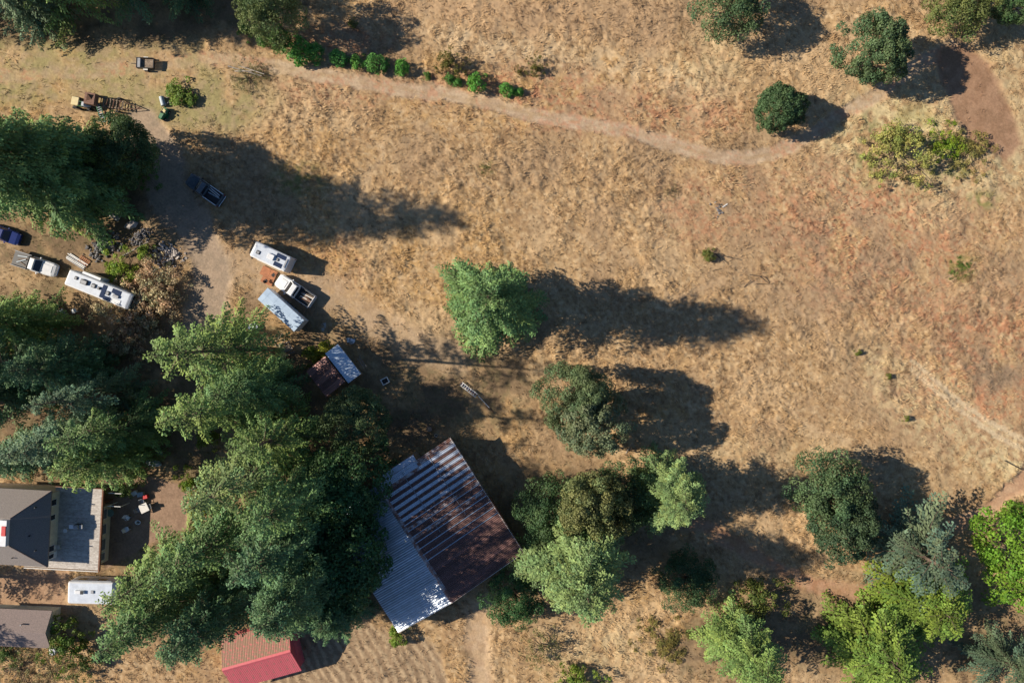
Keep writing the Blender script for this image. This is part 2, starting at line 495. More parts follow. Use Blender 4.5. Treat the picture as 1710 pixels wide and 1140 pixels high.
# ---- dry grass tufts
rng = np.random.RandomState(7)
def tufts(name, N, wmask, blades, lmin, lmax, wid, tint, material, seed, lift=1.0, flowk=1.2):
    r = np.random.RandomState(seed)
    X = r.uniform(-40, 1750, N).astype(np.float32); Y = r.uniform(-40, 1180, N).astype(np.float32)
    z = zones(X, Y)
    w = wmask(X, Y, z)
    k = r.rand(N) < w
    X, Y = X[k], Y[k]; z = {a: b[k] for a, b in z.items()}
    n = len(X)
    hgt = ground_height(X, Y, z); cc = ground_color(X, Y, z)
    fl = fbm(X, Y, 70, 91, 3) * 14 + fbm(X, Y, 18, 95, 2) * 3
    n = len(X); B = blades
    bx = np.repeat((X - 855) * S0, B) + r.normal(0, .09, n * B)
    by = np.repeat((570 - Y) * S0, B) + r.normal(0, .09, n * B)
    bz = np.repeat(hgt, B) - .03
    ang = np.repeat(fl, B) * flowk + r.normal(0, .75, n * B)
    L = r.uniform(lmin, lmax, n * B) * np.repeat(.6 + .8 * fbm(X, Y, 25, 97, 2), B)
    til = np.clip(r.normal(.95, .3, n * B), .2, 1.45)
    ca, sa = np.cos(ang), np.sin(ang)
    dx, dy, dz = ca * np.sin(til), sa * np.sin(til), np.cos(til) * lift
    wv = wid * r.uniform(.6, 1.3, n * B)
    base = np.stack([bx, by, bz], -1)
    side = np.stack([-sa * wv, ca * wv, np.zeros(n * B)], -1)
    mid = base + np.stack([dx, dy, dz], -1) * (L * .55)[:, None]
    tip = base + np.stack([dx * 1.05, dy * 1.05, dz * .7], -1) * L[:, None]
    V = np.stack([base - side * .6, base + side * .6, mid + side, tip, mid - side], 1)
    Fq = np.array([[0, 1, 2, 4], [4, 2, 3, 3]])
    i0 = np.arange(n * B)[:, None] * 5
    tri = np.concatenate([i0 + np.array([[0, 1, 2]]), i0 + np.array([[0, 2, 4]]), i0 + np.array([[4, 2, 3]])], 0)
    C = np.repeat(cc, B, 0) * np.array(tint) * r.uniform(.75, 1.3, (n * B, 1))
    C = np.repeat(C[:, None, :], 5, 1)
    C[:, 3] *= 1.12
    me = fast_mesh(name, V.reshape(-1, 3), tri, np.clip(C.reshape(-1, 3), .01, .85), material)
    o = link(name, me)
    o['kind'] = 'stuff'
    return o
M_grass = vcol_mat('dry_grass_blades', rough=.8, translucent=.25, spec=.15)
o = tufts('dry_grass', 95000, lambda X, Y, z: np.clip(softness(z), .0, 1) ** 1.3 * (.35 + .65 * sst(fbm(X, Y, 70, 83, 3), .32, .66)), 4, .24, .64, .032, (1.2, 1.2, 1.18), M_grass, 11)
tag(o, 'golden dry meadow grass in tufts all over the open field', 'grass')
# ------------------------------------------------------------------ trees
M_leaf = vcol_mat('foliage', rough=.6, translucent=.30, objcolor=True, spec=.25)
M_bark = mat('bark', (.16, .115, .08), .95, c2=(.07, .05, .038), scale=4, bump=.03)
M_deadwood = mat('grey_dead_wood', (.36, .32, .28), .9, c2=(.2, .17, .14), scale=6, bump=.02)

def norm(v):
    return v / np.maximum(np.linalg.norm(v, axis=-1, keepdims=True), 1e-6)

def diamonds(base, d, up, L, W, sag=.18):
    """leaf sprays: kite quads from base along d, face roughly towards up"""
    side = norm(np.cross(d, up)); nn = np.cross(side, d)
    tip = base + d * L[:, None] - nn * (L * sag)[:, None]
    m = base + d * (L * .45)[:, None]
    V = np.stack([base, m - side * W[:, None] - nn * (W * .25)[:, None], tip, m + side * W[:, None] - nn * (W * .25)[:, None]], 1)
    return V

def limb_mesh(mb, p0, p1, r0, r1, n=4):
    mb.cyl(p0, p1, r0, r1, n)

def conifer_mesh(seed, H=22.0, R=5.0, start=.12, power=.8, whorl=.55, per=6, droop=.28, up0=.45, sz=1.0, gap=0.0, bare_top=0.0, twig=.46, colr=((1, 1, 1), (1, 1, 1))):
    r = np.random.RandomState(seed)
    Vs, Cs = [], []
    tm = MB()
    bend = r.normal(0, .25, 2)
    def ax(z):
        t = z / H
        return np.array([bend[0] * t * t, bend[1] * t * t, z])
    nseg = 7
    for k in range(nseg):
        za, zb = H * k / nseg, H * (k + 1) / nseg
        tm.cyl(ax(za), ax(zb), .013 * H * (1 - za / H) + .03, .013 * H * (1 - zb / H) + .03, 8)
    z = H * start
    lob = r.rand(8) * 6.28
    nsec = r.randint(10, 13)
    secs = (np.arange(nsec) + r.uniform(-.28, .28, nsec)) * 6.283 / nsec
    slen = r.uniform(.84, 1.14, nsec)
    while z < H * .985:
        t = (z / H - start) / (1 - start)
        nb = max(3, int(round(per * (1 - .35 * t) + r.normal(0, .7))))
        pick = r.permutation(nsec)[:nb]
        for b in pick:
            if r.rand() < gap:
                continue
            az = secs[b] + r.normal(0, .07) + .25 * (1 - t)
            prof = (1 - t) ** power * (.55 + .45 * min(1, t / .12 + .5))
            Lb = R * prof * (1 + .08 * math.sin(3 * az + lob[0]) + .10 * math.sin(5 * az + lob[1] + t * 9)) * slen[b] * (r.uniform(.6, 1.12) if r.rand() < .75 else r.uniform(.9, 1.25)) + .3
            zz = z + r.normal(0, .15)
            o = ax(zz)
            upk = up0 * t - .12 + r.normal(0, .07)
            dr = droop * (1 - .5 * t) * r.uniform(.6, 1.3)
            ns = max(3, int(Lb / (.24 * sz)))
            s = np.linspace(.16, 1.0, ns)
            wob = r.normal(0, .06)
            aa = az + wob * s * 2
            rad = Lb * s
            pz = o[2] + Lb * (upk * s - dr * s * s)
            pts = np.stack([o[0] + np.cos(aa) * rad, o[1] + np.sin(aa) * rad, pz], -1)
            if Lb > 1.2:
                tm.cyl(o, pts[ns // 2], .035 * sz + .008 * Lb, .02, 3)
                tm.cyl(pts[ns // 2], pts[-1], .02, .008, 3)
            base_c = r.uniform(.68, 1.3)
            warm = r.rand()
            for sgn in (-1, 1):
                tl = np.minimum(twig * Lb * (1 - s) ** .6 + .30 * sz, 1.35) * r.uniform(.65, 1.2, ns)
                ta = aa + sgn * r.uniform(.6, 1.15, ns)
                tz = upk - 2 * dr * s + r.normal(-.06, .16, ns)
                td = norm(np.stack([np.cos(ta), np.sin(ta), tz], -1))
                nk = 4 if Lb > 1.5 else 3
                for k in range(nk):
                    q = (k + .1) / nk
                    bp = pts + td * (tl * q)[:, None] + r.normal(0, .05, (ns, 3))
                    bp[:, 2] -= (tl * q) ** 2 * .10 + tl * q * .45
                    ja = ta + r.normal(0, .3, ns)
                    dd = norm(np.stack([np.cos(ja), np.sin(ja), tz + r.normal(-.1, .25, ns)], -1))
                    L = np.maximum(tl / nk * 1.5, .22 * sz) * r.uniform(.8, 1.25, ns)
                    W = (.045 + .04 * r.rand(ns)) * sz + L * .09
                    upv = norm(np.stack([np.cos(az) * .35 - sgn * np.sin(az) * .75 + r.normal(0, .3, ns), np.sin(az) * .35 + sgn * np.cos(az) * .75 + r.normal(0, .3, ns), np.ones(ns)], -1))
                    V = diamonds(bp, dd, upv, L, W)
                    Vs.append(V)
                    f = base_c * (.50 + .62 * s + .22 * q) * r.uniform(.8, 1.2, ns)  # shading put into the needle colour: dark inner crown, light tips
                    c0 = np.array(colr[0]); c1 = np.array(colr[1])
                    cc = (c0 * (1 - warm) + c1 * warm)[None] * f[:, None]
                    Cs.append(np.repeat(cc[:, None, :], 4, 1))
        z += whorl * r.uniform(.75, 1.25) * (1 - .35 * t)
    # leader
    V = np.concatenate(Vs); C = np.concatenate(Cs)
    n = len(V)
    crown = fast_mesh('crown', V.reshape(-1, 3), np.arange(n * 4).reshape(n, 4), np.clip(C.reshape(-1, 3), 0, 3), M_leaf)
    return dict(H=H, R=R, trunk=tm.mesh('trunk', M_bark), crown=crown)

def broadleaf_mesh(seed, R=4.0, H=8.0, zc=.58, vr=.42, clumps=110, leaves=95, leaf=.27, cr=(.75, 1.2), lobes=3, colr=((1, 1, 1), (1, 1, 1)), flat=.0, limbs=True, rough=.3, hollow=.55):
    """crown of leaf clumps round an uneven ellipsoid; R radius, H top"""
    r = np.random.RandomState(seed)
    lb = [(norm(r.normal(0, 1, 3) * np.array([1, 1, .6])), r.uniform(.12, .40)) for _ in range(lobes * 3)]
    Vs, Cs = [], []
    tm = MB()
    cz = H * zc; rz = H * vr
    cl = []
    while len(cl) < clumps:
        d = norm(r.normal(0, 1, 3) + np.array([0, 0, .35]))
        if d[2] < -.5:
            continue
        k = 1 + sum(w * max(0, float(d @ l)) ** 3 for l, w in lb) - .22 + r.normal(0, .07)
        rad = r.uniform(hollow, 1.0) ** .6 * k
        c = np.array([d[0] * R * rad, d[1] * R * rad, cz + d[2] * rz * rad])
        crad = r.uniform(*cr)
        c[:2] *= max(.1, 1 - crad / R * .55)
        cl.append((c, crad, d))
    for c, crad, d in cl:
        n = int(leaves * (crad / cr[1]) ** 1.6) + 8
        u = norm(r.normal(0, 1, (n, 3)) + d * .55 + np.array([0, 0, .25]))
        rr = crad * (1 - rough * r.rand(n) ** 2)
        bp = c + u * rr[:, None] * np.array([1, 1, .8])
        nn = norm(u + r.normal(0, .45, (n, 3)))
        t = norm(np.cross(nn, r.normal(0, 1, (n, 3))))
        L = leaf * r.uniform(.7, 1.35, n)
        V = diamonds(bp - t * (L * .5)[:, None], t, nn, L, L * .42)
        Vs.append(V)
        w = r.rand(); f = r.uniform(.75, 1.2)
        cc = (np.array(colr[0]) * (1 - w) + np.array(colr[1]) * w)[None] * (f * r.uniform(.75, 1.25, n))[:, None]
        Cs.append(np.repeat(cc[:, None, :], 4, 1))
    V = np.concatenate(Vs); C = np.concatenate(Cs); n = len(V)
    V[:, :, 2] = np.maximum(V[:, :, 2], .05)
    crown = fast_mesh('crown', V.reshape(-1, 3), np.arange(n * 4).reshape(n, 4), np.clip(C.reshape(-1, 3), 0, 3), M_leaf)
    hb = cz - rz * .35
    hb = max(hb, .12 * H)
    tm.cyl((0, 0, -.1), (0, 0, hb * .5), .045 * R + .04, .036 * R + .03, 8)
    tm.cyl((0, 0, hb * .5), (.03 * R, -.02 * R, hb), .036 * R + .03, .03 * R + .02, 8)
    if limbs:
        for c, crad, d in cl[:26]:
            m = (np.array([0, 0, hb * .8]) * .6 + c * .4) + np.array([0, 0, .08 * H])
            tm.cyl((0, 0, hb * r.uniform(.6, .95)), m, .016 * R + .012, .011 * R + .008, 5)
            tm.cyl(m, c, .011 * R + .008, .01, 4)
    return dict(H=H, R=R, trunk=tm.mesh('trunk', M_bark), crown=crown)

G1 = ((.85, 1.0, .95), (1.15, 1.05, .75))
PROTO = {
    'firA': conifer_mesh(1, 22, 5.4, .10, .72, .66, 6, .30, .55, 1.0, .08, twig=.25, colr=G1),
    'firLone': conifer_mesh(31, 23, 6.2, .07, .60, .56, 8, .26, .62, 1.0, .03, twig=.30, colr=G1),
    'firB': conifer_mesh(2, 25, 5.2, .14, .85, .86, 5, .36, .45, 1.05, .24, twig=.24, colr=G1),
    'firC': conifer_mesh(3, 26, 5.6, .20, .75, .95, 5, .26, .4, 1.05, .26, twig=.24, colr=G1),
    'firD': conifer_mesh(4, 20, 4.8, .08, .66, .72, 6, .22, .6, 1.0, .10, twig=.26, colr=G1),
    'sparse': conifer_mesh(5, 18, 5.0, .12, .7, .95, 4, .2, .3, .9, .2, twig=.26, colr=G1),
    'cedar': conifer_mesh(6, 14, 5.2, .06, .55, .55, 6, .36, .35, 1.0, .06, twig=.30, colr=((.9, 1, .8), (1.25, 1.08, .7))),
    'cedarB': conifer_mesh(16, 12, 5.0, .06, .6, .52, 6, .32, .5, .95, .06, twig=.30, colr=((.9, 1, .8), (1.25, 1.08, .7))),
    'oakA': broadleaf_mesh(11, 4.2, 7.5, .56, .42, 160, 165, .21, (.55, .95), 3, colr=((.85, 1, .9), (1.15, 1.05, .85)), hollow=.7),
    'oakB': broadleaf_mesh(12, 5.2, 11, .58, .40, 160, 170, .24, (.8, 1.3), 4, colr=((.85, 1, .9), (1.2, 1.08, .85))),
    'oakC': broadleaf_mesh(13, 5.0, 9, .56, .40, 130, 160, .24, (.8, 1.4), 5, colr=((.8, 1, .9), (1.2, 1.1, .9)), hollow=.45),
    'round': broadleaf_mesh(14, 3.4, 6.0, .52, .46, 190, 130, .18, (.45, .75), 1, colr=((.85, 1, .9), (1.1, 1.0, .85)), hollow=.8),
    'maple': broadleaf_mesh(15, 5.0, 11, .55, .42, 140, 150, .28, (.8, 1.3), 4, colr=((.8, 1, .7), (1.2, 1.1, .8))),
    'shrubA': broadleaf_mesh(21, 1.2, 2.0, .5, .5, 34, 60, .15, (.28, .5), 2, colr=((.85, 1, .85), (1.15, 1.08, .8))),
    'shrubB': broadleaf_mesh(22, 1.2, 1.8, .48, .5, 26, 60, .16, (.3, .5), 4, colr=((.85, 1, .85), (1.2, 1.1, .8)), hollow=.3),
    'bushA': broadleaf_mesh(23, 2.6, 3.2, .45, .5, 60, 80, .2, (.35, .8), 5, colr=((.85, 1, .8), (1.3, 1.12, .7)), hollow=.3, rough=.6),
    'bushB': broadleaf_mesh(24, 2.8, 2.8, .4, .5, 46, 70, .2, (.35, .8), 6, colr=((.9, 1, .8), (1.25, 1.1, .8)), hollow=.15, rough=.8),
    'brownb': broadleaf_mesh(26, 3.4, 3.0, .42, .45, 120, 60, .2, (.35, .75), 6, colr=((1.15, .92, .8), (.75, .95, .75)), hollow=.2, rough=.9),
    'willow': broadleaf_mesh(27, 3.8, 3.4, .42, .5, 120, 85, .2, (.35, .85), 6, colr=((.8, 1, .7), (1.35, 1.15, .95)), hollow=.35, rough=.6),
    'twiggy': broadleaf_mesh(25, 3.4, 3.0, .45, .45, 60, 42, .18, (.4, .8), 5, colr=((1.1, .95, .8), (.85, 1.05, .75)), hollow=.2, rough=.9),
}
trng = random.Random(3)
def plant(kind, name, label, cat, x, y, H, R, tint, group=None, rot=None):
    p = PROTO[kind]
    t = thing(name, label, cat, (x, y, 0), rot if rot is not None else trng.uniform(0, 6.28), group)
    t.scale = (R / p['R'], R / p['R'], H / p['H'])
    link('trunk', p['trunk'], t)
    c = link('crown', p['crown'], t)
    c.color = (*tint, 1)
    return t

FIR = (.135, .225, .092); FIRD = (.098, .178, .092); FIRY = (.185, .270, .092); BLUE = (.150, .225, .150); PALE = (.190, .265, .115)
CED = (.150, .235, .062); CEDY = (.165, .250, .058); OAK = (.098, .150, .076); OAKG = (.165, .200, .128); OAKD = (.070, .122, .056)
LIME = (.20, .29, .045); MAPLE = (.14, .25, .035); OLIVE = (.17, .165, .05); SHRUB = (.105, .250, .065); TAN = (.54, .43, .30)
FG = 'conifers of the western wood'
# conifers: ground pixel of the trunk foot, height, radius, kind, tint, label
for bx, by, H, R, k, tint, label in (
    (824, 512, 23, 6.2, 'firLone', FIR, 'lone tall fir standing in the open field at the picture centre'),
    (1100, 806, 15, 4.8, 'firLone', PALE, 'pale green fir beside the long shadow, right of the barn'),
    (952, 905, 21, 6.6, 'firLone', PALE, 'big pale fir in front of the oaks, right of the barn corner'),
    (432, 582, 27, 5.8, 'firC', FIRY, 'tall fir overhanging the white box trailer, topmost of the central grove'),
    (462, 640, 19, 4.8, 'firA', FIR, 'dark fir in the upper grove nearest the rusty cabin'),
    (430, 668, 26, 5.6, 'firB', FIRY, 'fir in the central grove left of the rusty cabin'),
    (500, 715, 20, 5.2, 'sparse', FIRY, 'fir in the central grove above the barn roof'),
    (470, 765, 27, 5.6, 'firC', PALE, 'tall pale fir in the middle of the central grove'),
    (535, 800, 26, 5.4, 'firA', FIR, 'fir leaning over the upper left corner of the barn'),
    (520, 862, 26, 5.6, 'firA', FIRD, 'dark fir beside the galvanised side of the barn'),
    (415, 868, 25, 5.6, 'firB', FIR, 'fir between the patio and the barn'),
    (345, 905, 23, 5.4, 'firC', FIRY, 'pale fir beside the patio, right of the deck house'),
    (330, 962, 22, 5.4, 'firA', FIR, 'fir covering the end of the white camper'),
    (400, 985, 20, 5.0, 'firD', FIRD, 'dark fir above the red roofed shed'),
    (545, 925, 24, 5.4, 'firLone', FIRD, 'shaded fir between the red shed and the barn'),
    (580, 982, 13, 4.4, 'firLone', FIRD, 'dark fir at the lower left corner of the barn'),
    (232, 748, 17, 4.6, 'firD', FIRY, 'bright fir overhanging the upper edge of the house roof'),
    (105, 742, 14, 4.4, 'firA', FIRD, 'dark fir behind the house roof near the left edge'),
    (258, 700, 22, 4.8, 'firB', FIR, 'fir above the roof of the deck house'),
    (190, 715, 20, 4.6, 'firA', BLUE, 'blue green fir left of the narrow dark lane'),
    (215, 655, 19, 4.4, 'sparse', BLUE, 'thin sparse fir inside the dark western wood'),
    (120, 600, 21, 4.8, 'firC', FIRD, 'shaded fir in the dark western wood below the solar motorhome'),
    (170, 610, 17, 4.4, 'firD', FIRD, 'lower shaded fir at the wood edge below the solar motorhome'),
    (60, 655, 23, 5.0, 'firB', FIRD, 'dark fir at the left picture edge above the house'),
    (80, 540, 20, 4.8, 'firA', FIRY, 'sunlit fir at the left edge below the white flatbed truck'),
    (172, 328, 31, 6.4, 'firLone', FIR, 'tallest fir of the left group, above the stone heaps'),
    (95, 285, 25, 5.6, 'firC', FIR, 'fir below the old yellow tractor at the left edge'),
    (178, 285, 21, 4.6, 'firA', FIRY, 'lighter fir right below the green hay elevator'),
    (120, 345, 25, 5.4, 'firB', FIRY, 'fir drooping over the blue car at the left edge'),
    (150, 26, 23, 5.4, 'firB', FIRY, 'sunlit fir in the top left corner beside the mown strip'),
    (85, 32, 20, 5.0, 'firA', BLUE, 'blue green fir in the top left corner'),
    (240, 2, 18, 4.8, 'firC', FIRD, 'shaded fir at the top edge left of the flat trailer shadow'),
    (325, -12, 14, 4.4, 'firA', FIRD, 'dark fir at the top edge above the utility trailer'),
    (1218, 1052, 15, 5.2, 'firD', FIRY, 'bright fir at the bottom edge right of centre'),
    (1495, 905, 12, 7.6, 'sparse', (.135, .185, .135), 'grey green thin fir with bare trunk showing, lower right'),
    (1650, 1085, 12, 5.0, 'firB', (.10, .145, .10), 'grey green fir in the bottom right corner'),
):
    plant(k, 'fir_tree', label, 'fir tree', *G(bx, by)[:2], H, R, tint, FG if bx < 700 else None)
# trees just past the left frame edge whose shade fills the western wood
for bx, by, H, lab in ((-40, 560, 24, 'left margin fir just below the white flatbed truck'), (0, 610, 26, 'tall left margin fir level with the rusty cabin'), (-60, 660, 25, 'left margin fir level with the twin oak'),
                       (30, -5, 24, 'left margin fir in the very top corner'), (-50, 15, 22, 'left margin fir beside the top corner fir'), (-50, 250, 24, 'left margin fir level with the shaded oak at the driveway'),
                       (40, 320, 24, 'left margin fir right above the dark blue car'), (-110, 955, 13, 'left margin fir shading the earth driveway below the house'), (-100, 1042, 12, 'left margin fir shading the grey outbuilding roof')):
    x, y, _ = G(bx, by)
    plant(trng.choice(['firA', 'firB', 'firC']), 'fir_tree', lab, 'fir tree', x, y, H, 5.0, FIRD, 'firs along the left margin')
for bx, by, H, R, k, tint, label in (
    (1432, 1062, 10, 7.8, 'cedar', CED, 'broad lime green cedar in the lower right corner'),
    (1528, 985, 8, 7.4, 'cedarB', CEDY, 'yellow green cedar just below the grey green fir'),
):
    plant(k, 'cedar_tree', label, 'cedar tree', *G(bx, by)[:2], H, R, tint)

# broadleaved trees: crown centre as seen, crown radius in metres, height
for cx, cy, H, R, k, tint, name, cat, label in (
    (1468, 86, 8.2, 4.1, 'oakA', OAK, 'oak_tree', 'oak tree', 'round oak on the bend of the dirt track, upper right'),
    (1303, 176, 6.2, 3.35, 'round', OAKD, 'oak_tree', 'oak tree', 'dense ball shaped dark oak beside the dirt track'),
    (1222, 12, 8.0, 3.9, 'oakC', OAK, 'oak_tree', 'oak tree', 'oak cut by the top picture edge right of centre'),
    (1600, 5, 7.0, 3.8, 'oakC', (.14, .165, .06), 'oak_tree', 'oak tree', 'thin yellowing oak cut by the top edge, upper right corner'),
    (1698, 2, 7.0, 3.0, 'oakA', (.08, .14, .06), 'oak_tree', 'oak tree', 'small green oak in the top right corner'),
    (966, 660, 10.5, 4.0, 'oakB', (.125, .175, .095), 'oak_tree', 'oak tree', 'dark upper half of the twin oak right of the barn'),
    (978, 706, 10, 4.2, 'oakA', OAKG, 'oak_tree', 'oak tree', 'grey green lower half of the twin oak right of the barn'),
    (915, 848, 8, 3.9, 'oakC', OAKD, 'oak_tree', 'oak tree', 'dark oak at the right corner of the barn'),
    (985, 846, 13, 4.1, 'oakB', (.17, .19, .088), 'oak_tree', 'oak tree', 'yellowish oak behind the big pale fir'),
    (1040, 830, 9, 3.8, 'oakC', OAKD, 'oak_tree', 'oak tree', 'shaded dark oak left of the pale green fir'),
    (1385, 812, 9, 4.3, 'oakC', OAK, 'oak_tree', 'oak tree', 'upper half of the dark twin oak, lower right field'),
    (1408, 866, 8, 4.3, 'oakA', (.062, .10, .055), 'oak_tree', 'oak tree', 'lower half of the dark twin oak, lower right field'),
    (1712, 918, 10, 5.4, 'maple', MAPLE, 'maple_tree', 'maple tree', 'bright green maple at the right picture edge'),
    (212, 250, 10, 3.9, 'oakB', OAKD, 'oak_tree', 'oak tree', 'dark oak beside the shaded gravel driveway, left'),
    (448, 16, 10, 3.7, 'oakC', (.15, .19, .085), 'willow_tree', 'willow tree', 'pale leaved willow at the top edge above the shrub row'),
    (592, 698, 8, 3.9, 'oakB', OAK, 'oak_tree', 'oak tree', 'dark oak hanging over the lower end of the rusty cabin'),
    (562, 953, 12, 6.0, 'maple', (.065, .135, .068), 'maple_tree', 'maple tree', 'smooth dark maple pressed against the barn eave'),
    (564, 831, 11, 5.4, 'maple', (.07, .14, .068), 'maple_tree', 'maple tree', 'dark maple shading the upper left corner of the barn'),
    (860, 1000, 6, 3.4, 'oakC', (.06, .13, .05), 'oak_tree', 'oak tree', 'small green oak below the right corner of the barn'),
    (1150, 968, 4.5, 3.4, 'oakC', OAKD, 'oak_tree', 'oak tree', 'low shaded oak right of the big pale fir'),
    (1268, 1000, 3.2, 3.0, 'bushA', (.10, .13, .04), 'oak_tree', 'oak tree', 'low olive oak in dappled shade near the orange path'),
):
    x, y, _ = G(cx, cy, H * .6)
    plant(k, name, label, cat, x, y, H, R, tint)

# bushes: crown centre as seen, radius px, height
for cx, cy, H, rpx, k, tint, name, cat, label in (
    (1500, 250, 3.4, 45, 'willow', (.27, .28, .10), 'willow_bush', 'bush', 'large pale yellow willow bush near the bare soil patch'),
    (1580, 240, 1.6, 29, 'bushA', (.17, .25, .03), 'lime_bush', 'bush', 'bright lime bush in the shade side of the willow bush'),
    (1622, 252, 1.3, 36, 'bushB', (.20, .18, .07), 'bramble_bush', 'bush', 'brownish bramble right of the lime bush'),
    (905, 1083, 3.2, 30, 'twiggy', (.20, .19, .10), 'hawthorn_bush', 'bush', 'grey twiggy bush below the big pale fir'),
    (962, 1140, 2.5, 34, 'bushA', (.15, .22, .04), 'green_bush', 'bush', 'light green bush cut by the bottom edge'),
    (1110, 1072, .9, 40, 'bushB', (.17, .15, .055), 'weed_patch', 'bush', 'low olive weeds on the dry ground near the bottom edge'),
    (228, 505, 3.0, 52, 'brownb', TAN, 'brown_bush', 'bush', 'brown withered bush right of the solar motorhome'),
    (262, 482, 2.4, 40, 'brownb', (.42, .34, .24), 'brown_bush', 'bush', 'brown withered bush below the pale stone heap'),
    (222, 562, 2.4, 34, 'brownb', (.38, .31, .22), 'brown_bush', 'bush', 'withered bush at the edge of the dark western wood'),
    (200, 446, 2.2, 28, 'bushA', LIME, 'green_bush', 'bush', 'light green bush beside the solar motorhome'),
    (243, 423, 1.5, 15, 'shrubB', LIME, 'green_bush', 'bush', 'small light green bush by the grey log'),
    (318, 805, 2.6, 22, 'bushA', (.16, .24, .035), 'green_bush', 'bush', 'lime bush at the right edge of the patio'),
    (330, 845, 2.0, 18, 'shrubB', (.26, .27, .03), 'yellow_bush', 'bush', 'yellow bush at the lower right of the patio'),
    (345, 735, 2.0, 18, 'shrubB', (.20, .23, .04), 'yellow_bush', 'bush', 'yellowish bush at the end of the narrow lane'),
    (205, 812, 2.6, 21, 'bushA', (.13, .19, .08), 'green_bush', 'bush', 'pale bush at the upper corner of the deck'),
    (112, 1072, 3.6, 36, 'bushA', (.10, .16, .035), 'green_bush', 'bush', 'green bush right of the grey outbuilding'),
    (140, 1110, 2.6, 26, 'bushB', (.09, .14, .05), 'green_bush', 'bush', 'low green bush at the bottom edge near the grey outbuilding'),
    (30, 1118, 1.2, 40, 'twiggy', (.19, .16, .085), 'dry_weeds', 'bush', 'dry weeds below the grey outbuilding'),
    (85, 1120, 1.0, 32, 'twiggy', (.20, .165, .085), 'dry_weeds', 'bush', 'dry weeds between the white tank and the bottom edge'),
    (10, 1092, 1.4, 22, 'bushB', (.08, .15, .04), 'green_bush', 'bush', 'green bush against the outbuilding at the left edge'),
    (666, 1062, 1.8, 18, 'shrubB', (.16, .24, .04), 'green_bush', 'bush', 'light green bush at the lower tip of the barn'),
    (545, 588, 1.8, 20, 'shrubB', (.22, .23, .03), 'yellow_bush', 'bush', 'yellow green bush behind the rusty cabin'),
    (520, 592, 1.6, 16, 'shrubB', (.15, .19, .03), 'yellow_bush', 'bush', 'smaller olive bush left of the rusty cabin'),
    (300, 156, 1.2, 24, 'shrubB', (.13, .20, .035), 'nettle_bush', 'bush', 'green weeds around the rusted harrow'),
    (318, 165, .9, 14, 'shrubB', (.11, .18, .035), 'nettle_bush', 'bush', 'small green weeds right of the rusted harrow'),
    (412, 130, .9, 26, 'twiggy', (.17, .16, .085), 'brush_heap', 'bush', 'grey brush heap with dead branches beside the track'),
    (435, 122, .8, 16, 'twiggy', (.20, .17, .10), 'brush_heap', 'bush', 'smaller twig heap at the right end of the dead branches'),
    (240, 290, 1.6, 22, 'bushA', (.08, .17, .03), 'green_bush', 'bush', 'green bush under the oak at the gravel driveway'),
    (1605, 448, .5, 18, 'bushB', (.10, .16, .04), 'weed_patch', 'bush', 'isolated green weed patch in the worn eastern field'),
    (813, 281, .5, 11, 'bushB', (.12, .13, .05), 'weed_patch', 'bush', 'small olive weed patch in the middle of the golden field'),
    (1122, 318, .6, 13, 'twiggy', (.17, .135, .08), 'weed_patch', 'bush', 'dark dry weed clump left of the fire pit'),
    (40, 770, 2.0, 20, 'bushA', (.2, .19, .05), 'yellow_bush', 'bush', 'yellow leaved bush above the house at the left edge'),
    (590, 40, .7, 9, 'shrubB', OLIVE, 'olive_shrub', 'shrub', 'tiny olive shrub in the red soil above the shrub row'),
):
    p = PROTO[k]
    x, y, _ = G(cx, cy, H * .5)
    R = rpx * (CAM_H - H * .5) / F
    plant(k, name, label, cat, x, y, H, R, tint)

# the row of planted shrubs along the dirt track, numbered by what stands beside them
ROW = ((409, 54, 11, 'leftmost shrub of the row, in front of the pale willow'), (440, 70, 10, 'small shrub second from the left end of the track row'),
       (470, 70, 18, 'tall dark shrub third from the left end of the track row'), (500, 84, 19, 'largest dark shrub of the track row, fourth from the left'),
       (526, 88, 14, 'shrub merged with the right side of the largest row shrub'), (564, 97, 13, 'single round shrub right of the big merged row shrubs'),
       (598, 105, 12, 'shrub touching the left side of the round middle shrub'), (627, 107, 16, 'big round shrub in the middle of the track row'),
       (671, 115, 12, 'round shrub halfway between the middle shrub and the olive broom'), (713, 127, 6, 'tiny shrub left of the olive broom'),
       (752, 133, 8, 'small shrub at the foot of the olive broom'), (764, 138, 7, 'small shrub just right of the olive broom foot'),
       (797, 140, 15, 'big round shrub right of the olive broom'), (845, 150, 11, 'round shrub second from the right end of the track row'),
       (867, 154, 7, 'tiny shrub at the right end of the track row'))
for i, (cx, cy, rp, lab) in enumerate(ROW):
    H = rp * .15
    x, y, _ = G(cx, cy, H * .5)
    plant('shrubA' if i % 3 else 'shrubB', 'hedge_shrub', lab, 'shrub', x, y, H, rp * (CAM_H - H / 2) / F * 1.2, tuple(c * trng.uniform(.85, 1.2) for c in SHRUB), 'shrubs planted along the dirt track')
for cx, cy, rp, H, lab in ((751, 106, 24, 3.0, 'tall olive broom bush above the shrub row'), (895, 112, 17, 1.6, 'olive broom bush right of the red soil'), (867, 119, 9, 1.0, 'small dark olive broom left of its larger twin')):
    x, y, _ = G(cx, cy, H * .5)
    plant('bushB', 'broom_bush', lab, 'bush', x, y, H, rp * .077, (.125, .125, .04), 'olive broom bushes')
for cx, cy, lab in ((1482, 628, 'small green seedling left of the other two in the eastern field'), (1432, 588, 'green seedling with a long shadow in the eastern field'), (1512, 698, 'yellow green seedling lowest in the eastern field')):
    x, y, _ = G(cx, cy, .3)
    plant('shrubB', 'seedling', lab, 'seedling', x, y, .9, .45, (.14, .17, .04), 'seedlings in the eastern field')
